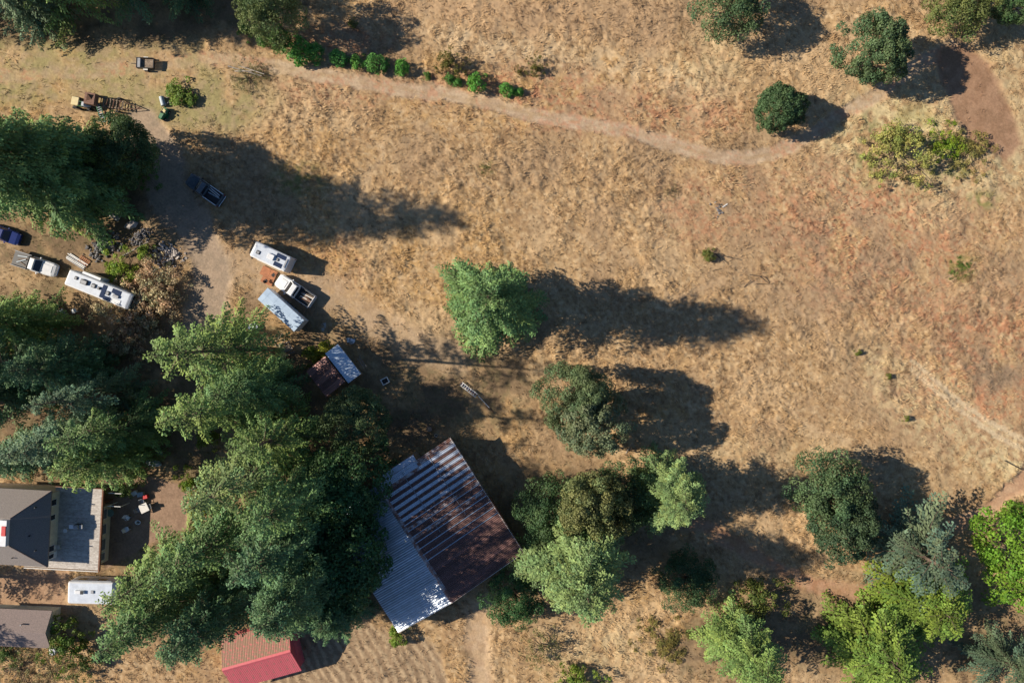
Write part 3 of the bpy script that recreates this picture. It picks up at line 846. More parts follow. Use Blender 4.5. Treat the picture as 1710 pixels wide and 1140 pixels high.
# ------------------------------------------------------------------ materials of the built things
M_shingle = mat('grey_brown_shingle', lin(140, 132, 126), .9, c2=lin(104, 98, 95), scale=14, bump=.02, detail=10)
M_shingle2 = mat('weathered_shingle', lin(138, 122, 116), .9, c2=lin(104, 94, 90), scale=9, bump=.02, detail=10)
M_cream = mat('cream_siding', lin(214, 204, 182), .7, c2=lin(196, 186, 164), scale=2)
M_palegreen = mat('pale_green_siding', lin(178, 184, 170), .75, c2=lin(150, 158, 146), scale=2)
M_deck = mat('weathered_deck_board', lin(190, 184, 176), .8, c2=lin(150, 142, 134), scale=2.2, objvar=.1, stretch=(1, 1, 1))
M_brownwood = mat('brown_trim_wood', lin(128, 88, 66), .8, c2=lin(96, 64, 48), scale=4)
M_oldwood = mat('grey_old_wood', lin(150, 134, 118), .9, c2=lin(98, 84, 72), scale=5, objvar=.15)
M_ply = mat('rust_plywood', lin(168, 112, 78), .85, c2=lin(140, 92, 66), scale=3)
M_white = mat('white_paint', (.66, .67, .68), .35, c2=(.56, .57, .58), scale=2.5, spec=.5)
M_white2 = mat('chalky_white_roof', (.50, .55, .62), .5, c2=(.40, .44, .50), scale=1.6)
M_offwhite = mat('off_white_plastic', (.62, .60, .56), .5, c2=(.5, .48, .44), scale=3)
M_galv = mat('galvanised_sheet', (.50, .56, .65), .5, metal=.55, c2=(.36, .40, .46), scale=1.4, objvar=.12, lo=.3, hi=.7)
M_galvrust = mat('rusty_galvanised_sheet', (.38, .37, .38), .5, metal=.5, c2=(.20, .10, .075), scale=.9, objvar=.15, lo=.46, hi=.6)
M_rust = mat('rusted_sheet', (.185, .098, .085), .75, metal=.1, c2=(.125, .062, .055), scale=1.6, objvar=.18)
M_rustdark = mat('dark_rusted_sheet', (.15, .078, .066), .75, metal=.1, c2=(.085, .045, .04), scale=1.8, objvar=.15)
M_redmetal = mat('red_painted_sheet', (.52, .10, .12), .5, c2=(.42, .085, .10), scale=3, spec=.4, objvar=.08)
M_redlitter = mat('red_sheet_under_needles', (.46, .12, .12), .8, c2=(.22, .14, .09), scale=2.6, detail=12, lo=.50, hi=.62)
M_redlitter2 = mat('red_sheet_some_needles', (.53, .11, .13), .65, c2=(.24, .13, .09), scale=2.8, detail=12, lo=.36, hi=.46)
M_black = mat('black_plastic', (.02, .02, .022), .5)
M_darkglass = mat('tinted_glass', (.018, .022, .028), .08, spec=.8)
M_glass = mat('pale_window_glass', (.16, .19, .22), .08, spec=.8)
M_tyre = mat('tyre_rubber', (.022, .022, .022), .85)
M_rim = mat('wheel_rim', (.42, .42, .43), .35, metal=.8)
M_darkpaint = mat('dark_grey_paint', (.075, .095, .115), .25, spec=.6)
M_bluepaint = mat('dark_blue_paint', (.02, .035, .16), .22, spec=.6)
M_solar = mat('solar_cell', (.030, .042, .085), .15, c2=(.02, .03, .06), scale=8, spec=.6)
M_greypanel = mat('grey_panel', (.28, .29, .31), .5)
M_steel = mat('dull_steel', (.30, .30, .31), .5, metal=.6)
M_rustiron = mat('rusted_iron', (.17, .085, .055), .9, c2=(.09, .05, .035), scale=6)
M_yellow = mat('yellow_paint', (.58, .48, .24), .5, c2=(.48, .40, .22), scale=4)
M_green = mat('green_machine_paint', (.03, .14, .055), .45)
M_red = mat('red_plastic', (.5, .03, .03), .5)
M_chrome = mat('bright_metal', (.7, .7, .72), .2, metal=1.0)
M_rock = mat('pale_field_stone', (.42, .38, .35), .9, c2=(.26, .235, .22), scale=3, objvar=.25, bump=.03)
M_rockd = mat('dark_stone', (.18, .175, .18), .9, c2=(.09, .085, .085), scale=3, objvar=.35, bump=.03)
M_tarp = mat('grey_tarp', (.36, .42, .46), .5, c2=(.26, .31, .34), scale=3)
M_concrete = mat('concrete', (.36, .34, .31), .9, c2=(.28, .26, .24), scale=5)
M_red_lens = mat('red_lens', (.4, .015, .015), .2)
M_lens = mat('clear_lens', (.6, .6, .6), .1)
M_pvc = mat('white_pipe', (.78, .77, .74), .5)
M_char = mat('charcoal_ash', (.07, .06, .055), .95, c2=(.16, .14, .13), scale=5)

PI = math.pi
def frame(px, py, z, ang):
    """ground position under a point seen at height z, heading in degrees (0 = right in the picture)"""
    x, y, _ = G(px, py, z)
    return (x, y, 0.0), math.radians(ang)

# ------------------------------------------------------------------ corrugated sheets
def sheet_mesh(name, m, w, l, waves, amp, th=.01):
    """corrugated sheet: w along x, l along y (y=0 upper end), z up"""
    n = waves * 4
    vs = []; fs = []
    for j in range(2):
        for i in range(n + 1):
            x = w * i / n
            vs.append((x, l * j, amp * math.sin(2 * PI * waves * i / n)))
    for i in range(n):
        fs.append((i, i + 1, n + 1 + i + 1, n + 1 + i))
    me = bpy.data.meshes.new(name); me.from_pydata(vs, [], fs); me.materials.append(m); me.update()
    return me

def roof_sheets(parent, name, meshes, pick, x0, count, w, p_top, rot_x, flip, rows, rowlen, lift=0.004, rnd=None):
    """lay sheets side by side along local x, running down the slope from p_top=(y,z); rot_x slope angle, flip=+1 towards +y, -1 towards -y"""
    for rrow in range(rows):
        for i in range(count):
            me = meshes[pick(i, rrow)]
            y0 = p_top[0] + flip * rrow * (rowlen - .15) * math.cos(rot_x)
            z0 = p_top[1] - rrow * (rowlen - .15) * math.sin(rot_x) + lift - rrow * .012 + (i % 2) * .006 + (rnd.uniform(0, .008) if rnd else 0)
            if flip > 0:
                link(name, me, parent, (x0 + i * w, y0, z0), (-rot_x, 0, rnd.uniform(-.004, .004) if rnd else 0))
            else:
                link(name, me, parent, (x0 + i * w + w, y0, z0), (-rot_x, 0, PI + (rnd.uniform(-.004, .004) if rnd else 0)))

# ------------------------------------------------------------------ the big barn
rb = random.Random(5)
mx_, my_ = -12.2, -25.4          # middle of the ridge on the ground
BA = math.radians(-57.2)
barn = thing('barn', 'large barn with rusted and galvanised corrugated roof below the central grove', 'barn', (mx_, my_, 0), BA)
BL = 17.4                         # along the ridge
ZR, ZE, WE = 5.5, 4.0, 10.6       # ridge height, main eave height, main slope width (+y)
ZL, WL = 3.7, 8.4                 # galvanised slope on the other side
wl = MB()
for x in (-BL / 2 + .35, BL / 2 - .35):
    pass
hx = BL / 2 - .3
wl.add([(-hx, -WL + .3, 0), (hx, -WL + .3, 0), (hx, WE - .3, 0), (-hx, WE - .3, 0), (-hx, -WL + .3, ZL - .12), (hx, -WL + .3, ZL - .12), (hx, WE - .3, ZE - .12), (-hx, WE - .3, ZE - .12), (-hx, 0, ZR - .2), (hx, 0, ZR - .2)],
       [(0, 1, 5, 4), (2, 3, 7, 6), (1, 2, 6, 9, 5), (3, 0, 4, 8, 7), (4, 5, 9, 8), (8, 9, 6, 7)])
wl.build('wall', M_oldwood, barn)
nsh = 40; sw = BL / nsh
a1 = math.atan2(ZR - ZE, WE); L1 = math.hypot(WE, ZR - ZE)
a2 = math.atan2(ZR - ZL, WL); L2 = math.hypot(WL, ZR - ZL)
half = L1 / 2 + .15
ms = {k: sheet_mesh('roof_sheet', m, sw + .04, half, 2, .032) for k, m in (('g', M_galv), ('gr', M_galvrust), ('r', M_rust), ('rd', M_rustdark))}
def pick_main(i, row):
    if i < 24:
        if i < 3:
            return 'gr' if rb.random() < .6 else 'g'
        return 'g' if (i % 2 == 0 and i < 13) else ('gr' if i in (15, 18) else 'rd')
    return 'r' if rb.random() < .6 else 'rd'
roof1 = MB().add([(-BL / 2, .02, ZR - .06), (BL / 2, .02, ZR - .06), (BL / 2, WE, ZE - .06), (-BL / 2, WE, ZE - .06)], [(0, 1, 2, 3)]).build('roof_deck', M_oldwood, barn)
roof_sheets(barn, 'roof_sheet', ms, pick_main, -BL / 2, nsh, sw, (.02, ZR), a1, 1, 2, half, rnd=rb)
ms2 = {k: sheet_mesh('roof_sheet', m, 2 * sw + .05, L2, 3, .042) for k, m in (('g', M_galv), ('gr', M_galvrust))}
MB().add([(-BL / 2, -.02, ZR - .06), (BL / 2, -.02, ZR - .06), (BL / 2, -WL, ZL - .06), (-BL / 2, -WL, ZL - .06)], [(3, 2, 1, 0)]).build('roof_deck', M_oldwood, barn)
roof_sheets(barn, 'roof_sheet', ms2, lambda i, r: 'g', -BL / 2, nsh // 2, 2 * sw, (-.02, ZR), a2, -1, 1, L2, rnd=rb)
MB().rings([[(-BL / 2, -.28, ZR - .03), (-BL / 2, 0, ZR + .07), (-BL / 2, .28, ZR - .02), (-BL / 2, 0, ZR + .04)], [(BL / 2, -.28, ZR - .03), (BL / 2, 0, ZR + .07), (BL / 2, .28, ZR - .02), (BL / 2, 0, ZR + .04)]]).build('ridge_cap', M_galvrust, barn)
st_ = MB().box(-.05, .05, 0, L1 - .05, .03, .05).mesh('seam_cap', M_galv)
for i in range(12, 28, 2):
    link('seam_cap', st_, barn, (-BL / 2 + i * sw, .05, ZR - .006), (-a1, 0, 0))
# thin battens seen across the striped sheets
for yy in (3.4, 7.2):
    zz = ZR - (ZR - ZE) * yy / WE
    MB().box(-BL / 2 + .2, -BL / 2 + 9.2, yy - .03, yy + .03, zz + .03, zz + .06).build('batten', M_steel, barn)
# side annex at the upper gable
ann = MB().add([(-BL / 2 - .75, 1.0, ZE + .75), (-BL / 2 - .02, 1.0, ZE + .95), (-BL / 2 - .02, 5.6, ZE + .35), (-BL / 2 - .75, 5.6, ZE + .15)], [(0, 1, 2, 3)])
ann.build('annex_roof', M_galv, barn)
MB().box(-BL / 2 - .68, -BL / 2 + .25, 1.1, 5.5, 0, ZE + .05).build('annex_wall', M_oldwood, barn)
box('fascia', M_offwhite, barn, BL / 2 - .04, BL / 2 + .04, -WL, -WL + .2, ZL - .3, ZL)
MB().cyl((-BL / 2 + .1, WE + .06, ZE - .05), (BL / 2 - .1, WE + .06, ZE - .05), .06, .06, 6).build('gutter', M_offwhite, barn)
MB().rings([[(BL / 2 + .01, y_, z_ - .22), (BL / 2 + .06, y_, z_ - .22), (BL / 2 + .06, y_, z_ + .01), (BL / 2 + .01, y_, z_ + .01)] for y_, z_ in ((-WL, ZL), (0, ZR), (WE, ZE))]).build('barge_board', M_offwhite, barn)
# sliding door on the right long side
box('door', M_brownwood, barn, 1.0, 4.2, WE - .28, WE - .2, 0, 3.2)

# ------------------------------------------------------------------ rusty cabin with two roofs
cab = thing('cabin', 'small cabin with rust brown roof and a pale metal lean-to roof', 'cabin', *frame(556, 620, 2.8, -52))
# local x runs along the long side (upper-left to lower-right), y to the upper right
MB().add([(-1.95, -2.6, 0), (1.9, -2.6, 0), (1.9, .35, 0), (-1.95, .35, 0), (-1.95, -2.6, 2.3), (1.9, -2.6, 2.3), (1.9, .35, 3.0), (-1.95, .35, 3.0)],
         [(0, 1, 5, 4), (1, 2, 6, 5), (2, 3, 7, 6), (3, 0, 4, 7), (4, 5, 6, 7)]).build('wall', M_oldwood, cab)
sl = math.atan2(.75, 3.35); Ls = math.hypot(3.35, .75)
M_cabr = mat('cabin_rust_roof', (.30, .15, .13), .6, metal=.1, c2=(.20, .10, .09), scale=1.6, objvar=.15)
mc = {'r': sheet_mesh('roof_sheet', M_cabr, .86, Ls, 3, .02), 'd': sheet_mesh('roof_sheet', M_rust, .86, Ls, 3, .02)}
roof_sheets(cab, 'roof_sheet', mc, lambda i, r: 'rd'[i % 2], -2.15, 5, .84, (.5, 3.12), sl, -1, 1, Ls, rnd=rb)
MB().box(-2.2, 2.45, .75, 2.3, 0, 2.28).build('lean_to_wall', M_oldwood, cab)
sl2 = math.atan2(.3, 2.0); Ls2 = math.hypot(2.0, .3)
mc2 = {'g': sheet_mesh('roof_sheet', mat('pale_metal_roof', (.50, .60, .72), .35, metal=.3, c2=(.44, .53, .64), scale=1.2, objvar=.05), .99, Ls2, 3, .012)}
roof_sheets(cab, 'roof_sheet', mc2, lambda i, r: 'g', -2.45, 5, .97, (.62, 2.75), sl2, 1, 1, Ls2, rnd=rb)
MB().cyl((.6, 0, 2.8), (.6, 0, 3.6), .08, .08, 8).build('stove_pipe', M_steel, cab)
lad = thing('ladder', 'thin metal ladder leaning by the pale lean-to roof', 'ladder', *frame(602, 605, 1.0, -52))
for dy in (-.18, .18):
    MB().bar((-1.0, dy, .05), (1.0, dy + .3, 2.0), .03).build('rail', M_steel, lad)
for k in range(7):
    t = (k + .5) / 7
    MB().bar((-1 + 2 * t, -.18 + .3 * t, .05 + 1.95 * t), (-1 + 2 * t, .18 + .3 * t, .05 + 1.95 * t), .02).build('rung', M_steel, lad)
jk = thing('scrap_heap', 'crumpled pale scrap metal at the top corner of the lean-to', 'scrap', *frame(588, 570, .5, 20))
for k in range(7):
    MB().box(-.3, .3, -.18, .18, 0, .03).build('metal_piece', [M_white2, M_galv, M_tarp][k % 3], jk, (rb.uniform(-.6, .6), rb.uniform(-.35, .35), .1 + .1 * k), (rb.uniform(-.6, .6), rb.uniform(-.6, .6), rb.uniform(0, 3)))

# ------------------------------------------------------------------ red shed
shed = thing('red_shed', 'red metal shed strewn with needles at the bottom edge', 'shed', (-32.6, -40.7, 0), math.radians(15.5))
SL, SW, SE, SR = 9.0, 3.3, 2.5, 4.2
hx = SL / 2 - .2; hy = SW - .25
MB().add([(-hx, -hy, 0), (hx, -hy, 0), (hx, hy, 0), (-hx, hy, 0), (-hx, -hy, SE), (hx, -hy, SE), (hx, hy, SE), (-hx, hy, SE), (-hx, 0, SR - .12), (hx, 0, SR - .12)],
         [(0, 1, 5, 4), (2, 3, 7, 6), (1, 2, 6, 9, 5), (3, 0, 4, 8, 7), (4, 5, 9, 8), (8, 9, 6, 7)]).build('wall', M_redmetal, shed)
sa = math.atan2(SR - SE, SW); SLn = math.hypot(SW, SR - SE) + .08
nss = 10
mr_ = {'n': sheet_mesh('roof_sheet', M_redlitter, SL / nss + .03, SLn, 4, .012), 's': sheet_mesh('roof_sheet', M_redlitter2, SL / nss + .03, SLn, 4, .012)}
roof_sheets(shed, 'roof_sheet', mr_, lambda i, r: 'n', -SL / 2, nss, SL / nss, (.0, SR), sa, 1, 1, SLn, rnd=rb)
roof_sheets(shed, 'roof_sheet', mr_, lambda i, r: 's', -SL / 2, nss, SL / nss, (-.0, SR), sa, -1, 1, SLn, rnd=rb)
MB().rings([[(x_, -.26, SR - .09), (x_, 0, SR + .06), (x_, .26, SR - .09), (x_, 0, SR + .02)] for x_ in (-SL / 2, SL / 2 + .03)]).build('ridge_cap', M_redmetal, shed)
MB().rings([[(SL / 2 + .01, y_, z_ - .2), (SL / 2 + .05, y_, z_ - .2), (SL / 2 + .05, y_, z_ + .03), (SL / 2 + .01, y_, z_ + .03)] for y_, z_ in ((-SW, SE), (0, SR), (SW, SE))]).build('barge_board', M_redmetal, shed)
box('door', M_redlitter2, shed, hx, hx + .05, -1.3, 1.3, 0, 2.2)

# ------------------------------------------------------------------ house with the roof deck
HA = math.radians(-3.0)
ox, oy, _ = P(170, 817, 3.0)
house = thing('house', 'two storey house with grey hipped roof and a weathered deck', 'house', (ox, oy, 0), HA)
DX, DY = -5.75, -10.6
box('lower_wall', M_cream, house, -9.3, -.42, DY + .5, -2.6, 0, 2.72)
box('deck_floor', M_oldwood, house, DX - .3, 0, DY, 0, 2.74, 2.86)
box('deck_floor', M_oldwood, house, -9.6, DX - .3, DY, DY + 1.15, 2.74, 2.86)
bw = .19
for k in range(int((0 - DY) / bw)):       # deck boards run along x
    y1_ = -k * bw
    x0 = DX - .28 if y1_ > DY + 1.2 else -9.6
    o = MB().box(x0, -.03, y1_ - bw + .014, y1_, 2.86, 2.9 + rb.uniform(0, .006)).build('deck_board', M_deck, house)
box('deck_edge', M_brownwood, house, .002, .16, DY - .02, .04, 2.62, 2.93)
box('deck_edge', M_offwhite, house, -9.6, .0, DY - .1, DY - .002, 2.62, 2.93)
box('deck_edge', M_brownwood, house, DX - .3, .0, .003, .1, 2.62, 2.93)
# upper storey
EX1 = P(86, 880, 5.2)[0] - ox            # right eave in house coordinates (rotation is small)
UX1 = EX1 - .45
UY0, UY1 = -9.55, .05
UX0 = UX1 - 12.5
box('upper_wall', M_cream, house, UX0, UX1, UY0 + .5, UY1 - .5, 2.9, 5.18)
box('ground_wall', M_cream, house, UX0, DX - .31, UY0 + .5, UY1 - .5, 0, 2.895)
rz0, rz1 = 5.2, 7.3
ex0, ex1, ey0, ey1 = UX0 - .45, EX1, UY0, UY1
run = 3.5; rr_ = 3.1
MB().add([(ex0, ey0, rz0), (ex1, ey0, rz0), (ex1, ey1, rz0), (ex0, ey1, rz0), (ex0 + run, ey0 + rr_, rz1), (ex1 - run, ey0 + rr_, rz1), (ex1 - run, ey1 - rr_, rz1), (ex0 + run, ey1 - rr_, rz1),
          (ex0, ey0, rz0 - .16), (ex1, ey0, rz0 - .16), (ex1, ey1, rz0 - .16), (ex0, ey1, rz0 - .16)],
         [(0, 1, 5, 4), (1, 2, 6, 5), (2, 3, 7, 6), (3, 0, 4, 7), (4, 5, 6, 7), (8, 9, 1, 0), (9, 10, 2, 1), (10, 11, 3, 2), (11, 8, 0, 3), (11, 10, 9, 8)]).build('roof', M_shingle, house)
for (pa, pb) in (((ex1, ey0, rz0), (ex1 - run, ey0 + rr_, rz1)), ((ex1, ey1, rz0), (ex1 - run, ey1 - rr_, rz1))):
    MB().cyl((pa[0], pa[1], pa[2] + .0), (pb[0], pb[1], pb[2] + .0), .09, .09, 5).build('hip_cap', M_shingle2, house)
cup = box('chimney_cap', M_white, house, ex1 - run - .95, ex1 - run - .02, -6.4, -3.2, rz1 - .1, rz1 + .5, .04)
box('red_cover', M_red, cup, ex1 - run - .6, ex1 - run - .05, -5.1, -3.9, rz1 + .5, rz1 + .62, .03)
for (vx, vy) in ((-1.1, -7.3), (-1.3, -1.9), (-1.7, -5.4), (-3.8, -8.3)):
    zv = rz0 + (rz1 - rz0) * min(1, max(.1, min(-vx / run, (vy - ey0) / rr_, (ey1 - vy) / rr_)))
    MB().cyl((ex1 + vx, vy, zv - .1), (ex1 + vx, vy, zv + .3), .07, .07, 8).build('roof_vent', M_black, house)
# windows and door on the wall over the deck, windows on the lower wall
for y_, h_, z_ in ((-1.7, .7, 4.1), (-3.6, .6, 4.2), (-7.6, .7, 4.1)):
    f_ = box('window', M_white, house, UX1 + .002, UX1 + .06, y_ - h_ / 2 - .08, y_ + h_ / 2 + .08, z_ - .58, z_ + .58)
    box('pane', M_darkglass, f_, UX1 + .062, UX1 + .075, y_ - h_ / 2, y_ + h_ / 2, z_ - .5, z_ + .5)
dr = box('door', M_white, house, UX1 + .002, UX1 + .06, -9.0, -8.2, 2.9, 4.95)
box('pane', M_darkglass, dr, UX1 + .062, UX1 + .075, -8.85, -8.35, 3.6, 4.8)
for y_, w_ in ((-3.6, 1.2), (-5.6, 1.2), (-7.6, 1.4), (-9.2, .9)):
    f_ = box('window', M_white, house, -.418, -.36, y_ - w_ / 2 - .08, y_ + w_ / 2 + .08, .9, 2.15)
    box('pane', M_glass, f_, -.358, -.345, y_ - w_ / 2, y_ + w_ / 2, 1.0, 2.05)
for yy in (0 - .25, -2.0):
    for xx in (-.25, -2.9):
        box('deck_post', M_brownwood, house, xx - .07, xx + .07, yy - .07, yy + .07, 0, 2.735)
# white pipe frame beside the deck
per = thing('garden_arbour', 'white pipe arbour standing between the deck corner and the patio', 'arbour', (ox, oy, 0), HA)
for yy in (-.6, -2.3):
    MB().bar((.4, yy, 2.2), (2.1, yy, 2.2), .05).build('beam', M_pvc, per)
    MB().bar((2.05, yy, 0), (2.05, yy, 2.2), .05).build('post', M_pvc, per)
    MB().bar((.45, yy, 0), (.45, yy, 2.2), .05).build('post', M_pvc, per)

def chair(label, px, py, ang, m, z0=0.0, s=1.0, group='garden chairs', name='garden_chair'):
    x, y, _ = P(px, py, z0 + .4)
    t = thing(name, label, 'chair', (x, y, z0), math.radians(ang), group)
    t.scale = (s, s, s)
    MB().box(-.27, .27, -.27, .27, .40, .45, .03).build('seat', m, t)
    MB().add([(-.27, -.28, .44), (-.27, .28, .44), (-.42, .26, .92), (-.42, -.26, .92), (-.22, -.28, .44), (-.22, .28, .44), (-.38, .26, .92), (-.38, -.26, .92)],
             [(0, 1, 2, 3), (7, 6, 5, 4), (0, 4, 5, 1), (3, 2, 6, 7), (1, 5, 6, 2), (0, 3, 7, 4)]).build('backrest', m, t)
    for sx in (-1, 1):
        for sy in (-1, 1):
            box('leg', m, t, sx * .24 - .025, sx * .24 + .025, sy * .24 - .025, sy * .24 + .025, 0, .4)
        MB().bar((-.3, sx * .29, .66), (.22, sx * .29, .63), .03).build('armrest', m, t)
    return t
def table(label, px, py, ang, m, size=(1.2, 1.2), hgt=.74, z0=0.0, name='garden_table', legs=True):
    x, y, _ = P(px, py, z0 + hgt)
    t = thing(name, label, 'table', (x, y, z0), math.radians(ang))
    a_, b_ = size[0] / 2, size[1] / 2
    MB().box(-a_, a_, -b_, b_, hgt - .05, hgt, .015).build('tabletop', m, t)
    for sx in (-1, 1):
        for sy in (-1, 1):
            box('leg', m, t, sx * (a_ - .1) - .03, sx * (a_ - .1) + .03, sy * (b_ - .1) - .03, sy * (b_ - .1) + .03, 0, hgt - .05)
    return t
table('square pale table in the sun on the patio', 240, 848, 25, M_offwhite, (1.15, 1.15))
chair('white chair in the patio shade, nearer the pipe arbour', 213, 864, -40, M_white)
chair('white chair in the patio shade, nearer the deck stairs', 212, 883, 30, M_white)
chair('grey chair left of the square patio table', 231, 851, 20, M_greypanel, s=.9)
chair('grey chair right of the square patio table', 250, 845, 200, M_greypanel, s=.9)
chair('grey chair above the square patio table', 238, 837, -70, M_greypanel, s=.9)
fp = thing('fire_bowl', 'round white rimmed fire bowl on the shaded patio', 'fire bowl', G(230, 872, .4))
MB().rings([[(r_ * math.cos(i * PI / 8), r_ * math.sin(i * PI / 8) * .8, z_) for i in range(16)] for r_, z_ in ((.2, 0), (.34, .3), (.38, .4), (.29, .4), (.2, .2))]).build('bowl', M_white, fp)
MB().cyl((0, 0, .2), (0, 0, .22), .2, .2, 12).build('ash', M_char, fp)
for px, py, m, nm, lab, cat, sz in ((225, 823, M_white, 'storage_bin', 'white bin against the wood edge above the patio', 'bin', .35), (235, 825, M_tarp, 'storage_bin', 'grey bin between the white bin and the red cooler', 'bin', .38), (243, 829, M_red, 'cooler', 'small red cooler at the top of the patio', 'cooler', .3)):
    t = thing(nm, lab, cat, G(px, py, .3), rb.uniform(0, 1))
    MB().box(-sz, sz, -sz * .75, sz * .75, 0, .42, .04).build('body', m, t)
    MB().box(-sz - .03, sz + .03, -sz * .75 - .03, sz * .75 + .03, .422, .5, .03).build('lid', m, t)
# things on the deck
gx_, gy_, _ = P(128, 879, 3.7)
t = thing('barbecue', 'barbecue with dark grill and white side shelf on the deck', 'barbecue', (gx_, gy_, 2.91), 0)
MB().box(-.35, .35, -.28, .28, .45, .85, .05).build('firebox', M_black, t)
MB().box(-.34, .34, -.27, .27, .86, 1.08, .12).build('lid', M_greypanel, t)
box('shelf', M_white, t, -.95, -.37, -.25, .25, .78, .84)
box('shelf', M_greypanel, t, .37, .75, -.25, .25, .78, .84)
for sx in (-.3, .3):
    for sy in (-.22, .22):
        box('leg', M_black, t, sx - .03, sx + .03, sy - .03, sy + .03, 0, .45)
x, y, _ = P(108, 886, 3.5)
t = thing('round_stool', 'round white stool left of the barbecue on the deck', 'stool', (x, y, 2.91))
MB().cyl((0, 0, .45), (0, 0, .5), .26, .26, 14).build('seat', M_white, t)
for k in range(4):
    MB().bar((.18 * math.cos(k * PI / 2), .18 * math.sin(k * PI / 2), .45), (.23 * math.cos(k * PI / 2), .23 * math.sin(k * PI / 2), 0), .02).build('leg', M_white, t)
chair('pale chair on the deck against the house wall', 96, 913, 0, M_offwhite, 2.91)
t = thing('round_table', 'round glass topped green table beside the deck wall', 'table', G(184, 856, .7))
MB().cyl((0, 0, .68), (0, 0, .72), .5, .5, 18).build('tabletop', mat('green_glass', (.18, .26, .23), .15), t)
MB().cyl((0, 0, 0), (0, 0, .68), .05, .05, 8).build('leg', M_steel, t)

# ------------------------------------------------------------------ outbuilding, bottom left
ob = thing('outbuilding', 'grey roofed outbuilding with pale green end wall, bottom left', 'outbuilding', G(82, 1051, 2.4), math.radians(-2.5))
box('wall', M_palegreen, ob, -9, -.1, -2.05, 2.05, 0, 2.3)
MB().add([(-.1, -2.05, 2.302), (-.1, 2.05, 2.302), (-.1, 0, 3.2), (-9, -2.05, 2.302), (-9, 2.05, 2.302), (-9, 0, 3.2)], [(0, 1, 2), (5, 4, 3), (0, 2, 5, 3), (1, 4, 5, 2)]).build('gable', M_palegreen, ob)
for s_ in (-1, 1):
    MB().add([(-9.3, 0, 3.42), (.2, 0, 3.42), (.2, s_ * 2.45, 2.3), (-9.3, s_ * 2.45, 2.3), (-9.3, 0, 3.30), (.2, 0, 3.30), (.2, s_ * 2.45, 2.18), (-9.3, s_ * 2.45, 2.18)],
             [(0, 1, 2, 3), (7, 6, 5, 4), (0, 4, 5, 1), (1, 5, 6, 2), (2, 6, 7, 3), (3, 7, 4, 0)]).build('roof_slope', M_shingle2, ob)
MB().cyl((-3, .9, 2.9), (-3, .9, 3.5), .08, .08, 8).build('roof_vent', M_steel, ob)
f_ = box('window', M_white, ob, -.098, -.04, -.6, .6, 1.0, 2.0)
box('pane', M_glass, f_, -.038, -.025, -.52, .52, 1.08, 1.92)
t = thing('water_tank', 'round white water tank below the outbuilding corner', 'tank', G(88, 1087, .8))
MB().rings([[(r_ * math.cos(i * PI / 9), r_ * math.sin(i * PI / 9), z_) for i in range(18)] for r_, z_ in ((.5, 0), (.52, .8), (.42, .95), (.15, 1.02))]).build('body', M_white, t, smooth=False)
MB().cyl((0, 0, 1.021), (0, 0, 1.1), .13, .13, 10).build('lid', M_offwhite, t)

# ------------------------------------------------------------------ vehicles
def wheels(t, xs, hw, r=.37, w=.24):
    for x in xs:
        for s_ in (-1, 1):
            y0, y1 = s_ * (hw - w), s_ * hw
            wl_ = MB().cyl((x, y0, r), (x, y1, r), r, r, 14).build('wheel', M_tyre, t)
            MB().cyl((x, y1 - s_ * .02, r), (x, y1 + s_ * .012, r), r * .6, r * .55, 12).build('rim', M_rim, wl_)

def glasshouse(t, paint, xb0, xb1, wb, zb, xt0, xt1, wt, zt, glass, side_split=True):
    A = [(xb0, -wb, zb), (xb1, -wb, zb), (xb1, wb, zb), (xb0, wb, zb)]
    B = [(xt0, -wt, zt - .05), (xt1, -wt, zt - .05), (xt1, wt, zt - .05), (xt0, wt, zt - .05)]
    Cc = [(xt0 + .08, -wt + .08, zt), (xt1 - .08, -wt + .08, zt), (xt1 - .08, wt - .08, zt), (xt0 + .08, wt - .08, zt)]
    c = MB().rings([A, B, Cc]).build('cab', paint, t)
    MB().panel([A[1], A[2], B[2], B[1]], .06, .94, .1, .93).build('windshield', glass, c)
    MB().panel([A[3], A[0], B[0], B[3]], .1, .9, .2, .9).build('rear_window', glass, c)
    for q in ([A[0], A[1], B[1], B[0]], [A[2], A[3], B[3], B[2]]):
        for u0, u1 in ((.06, .46), (.52, .92)):
            MB().panel(q, u0, u1, .18, .88).build('side_window', glass, c)
    return c

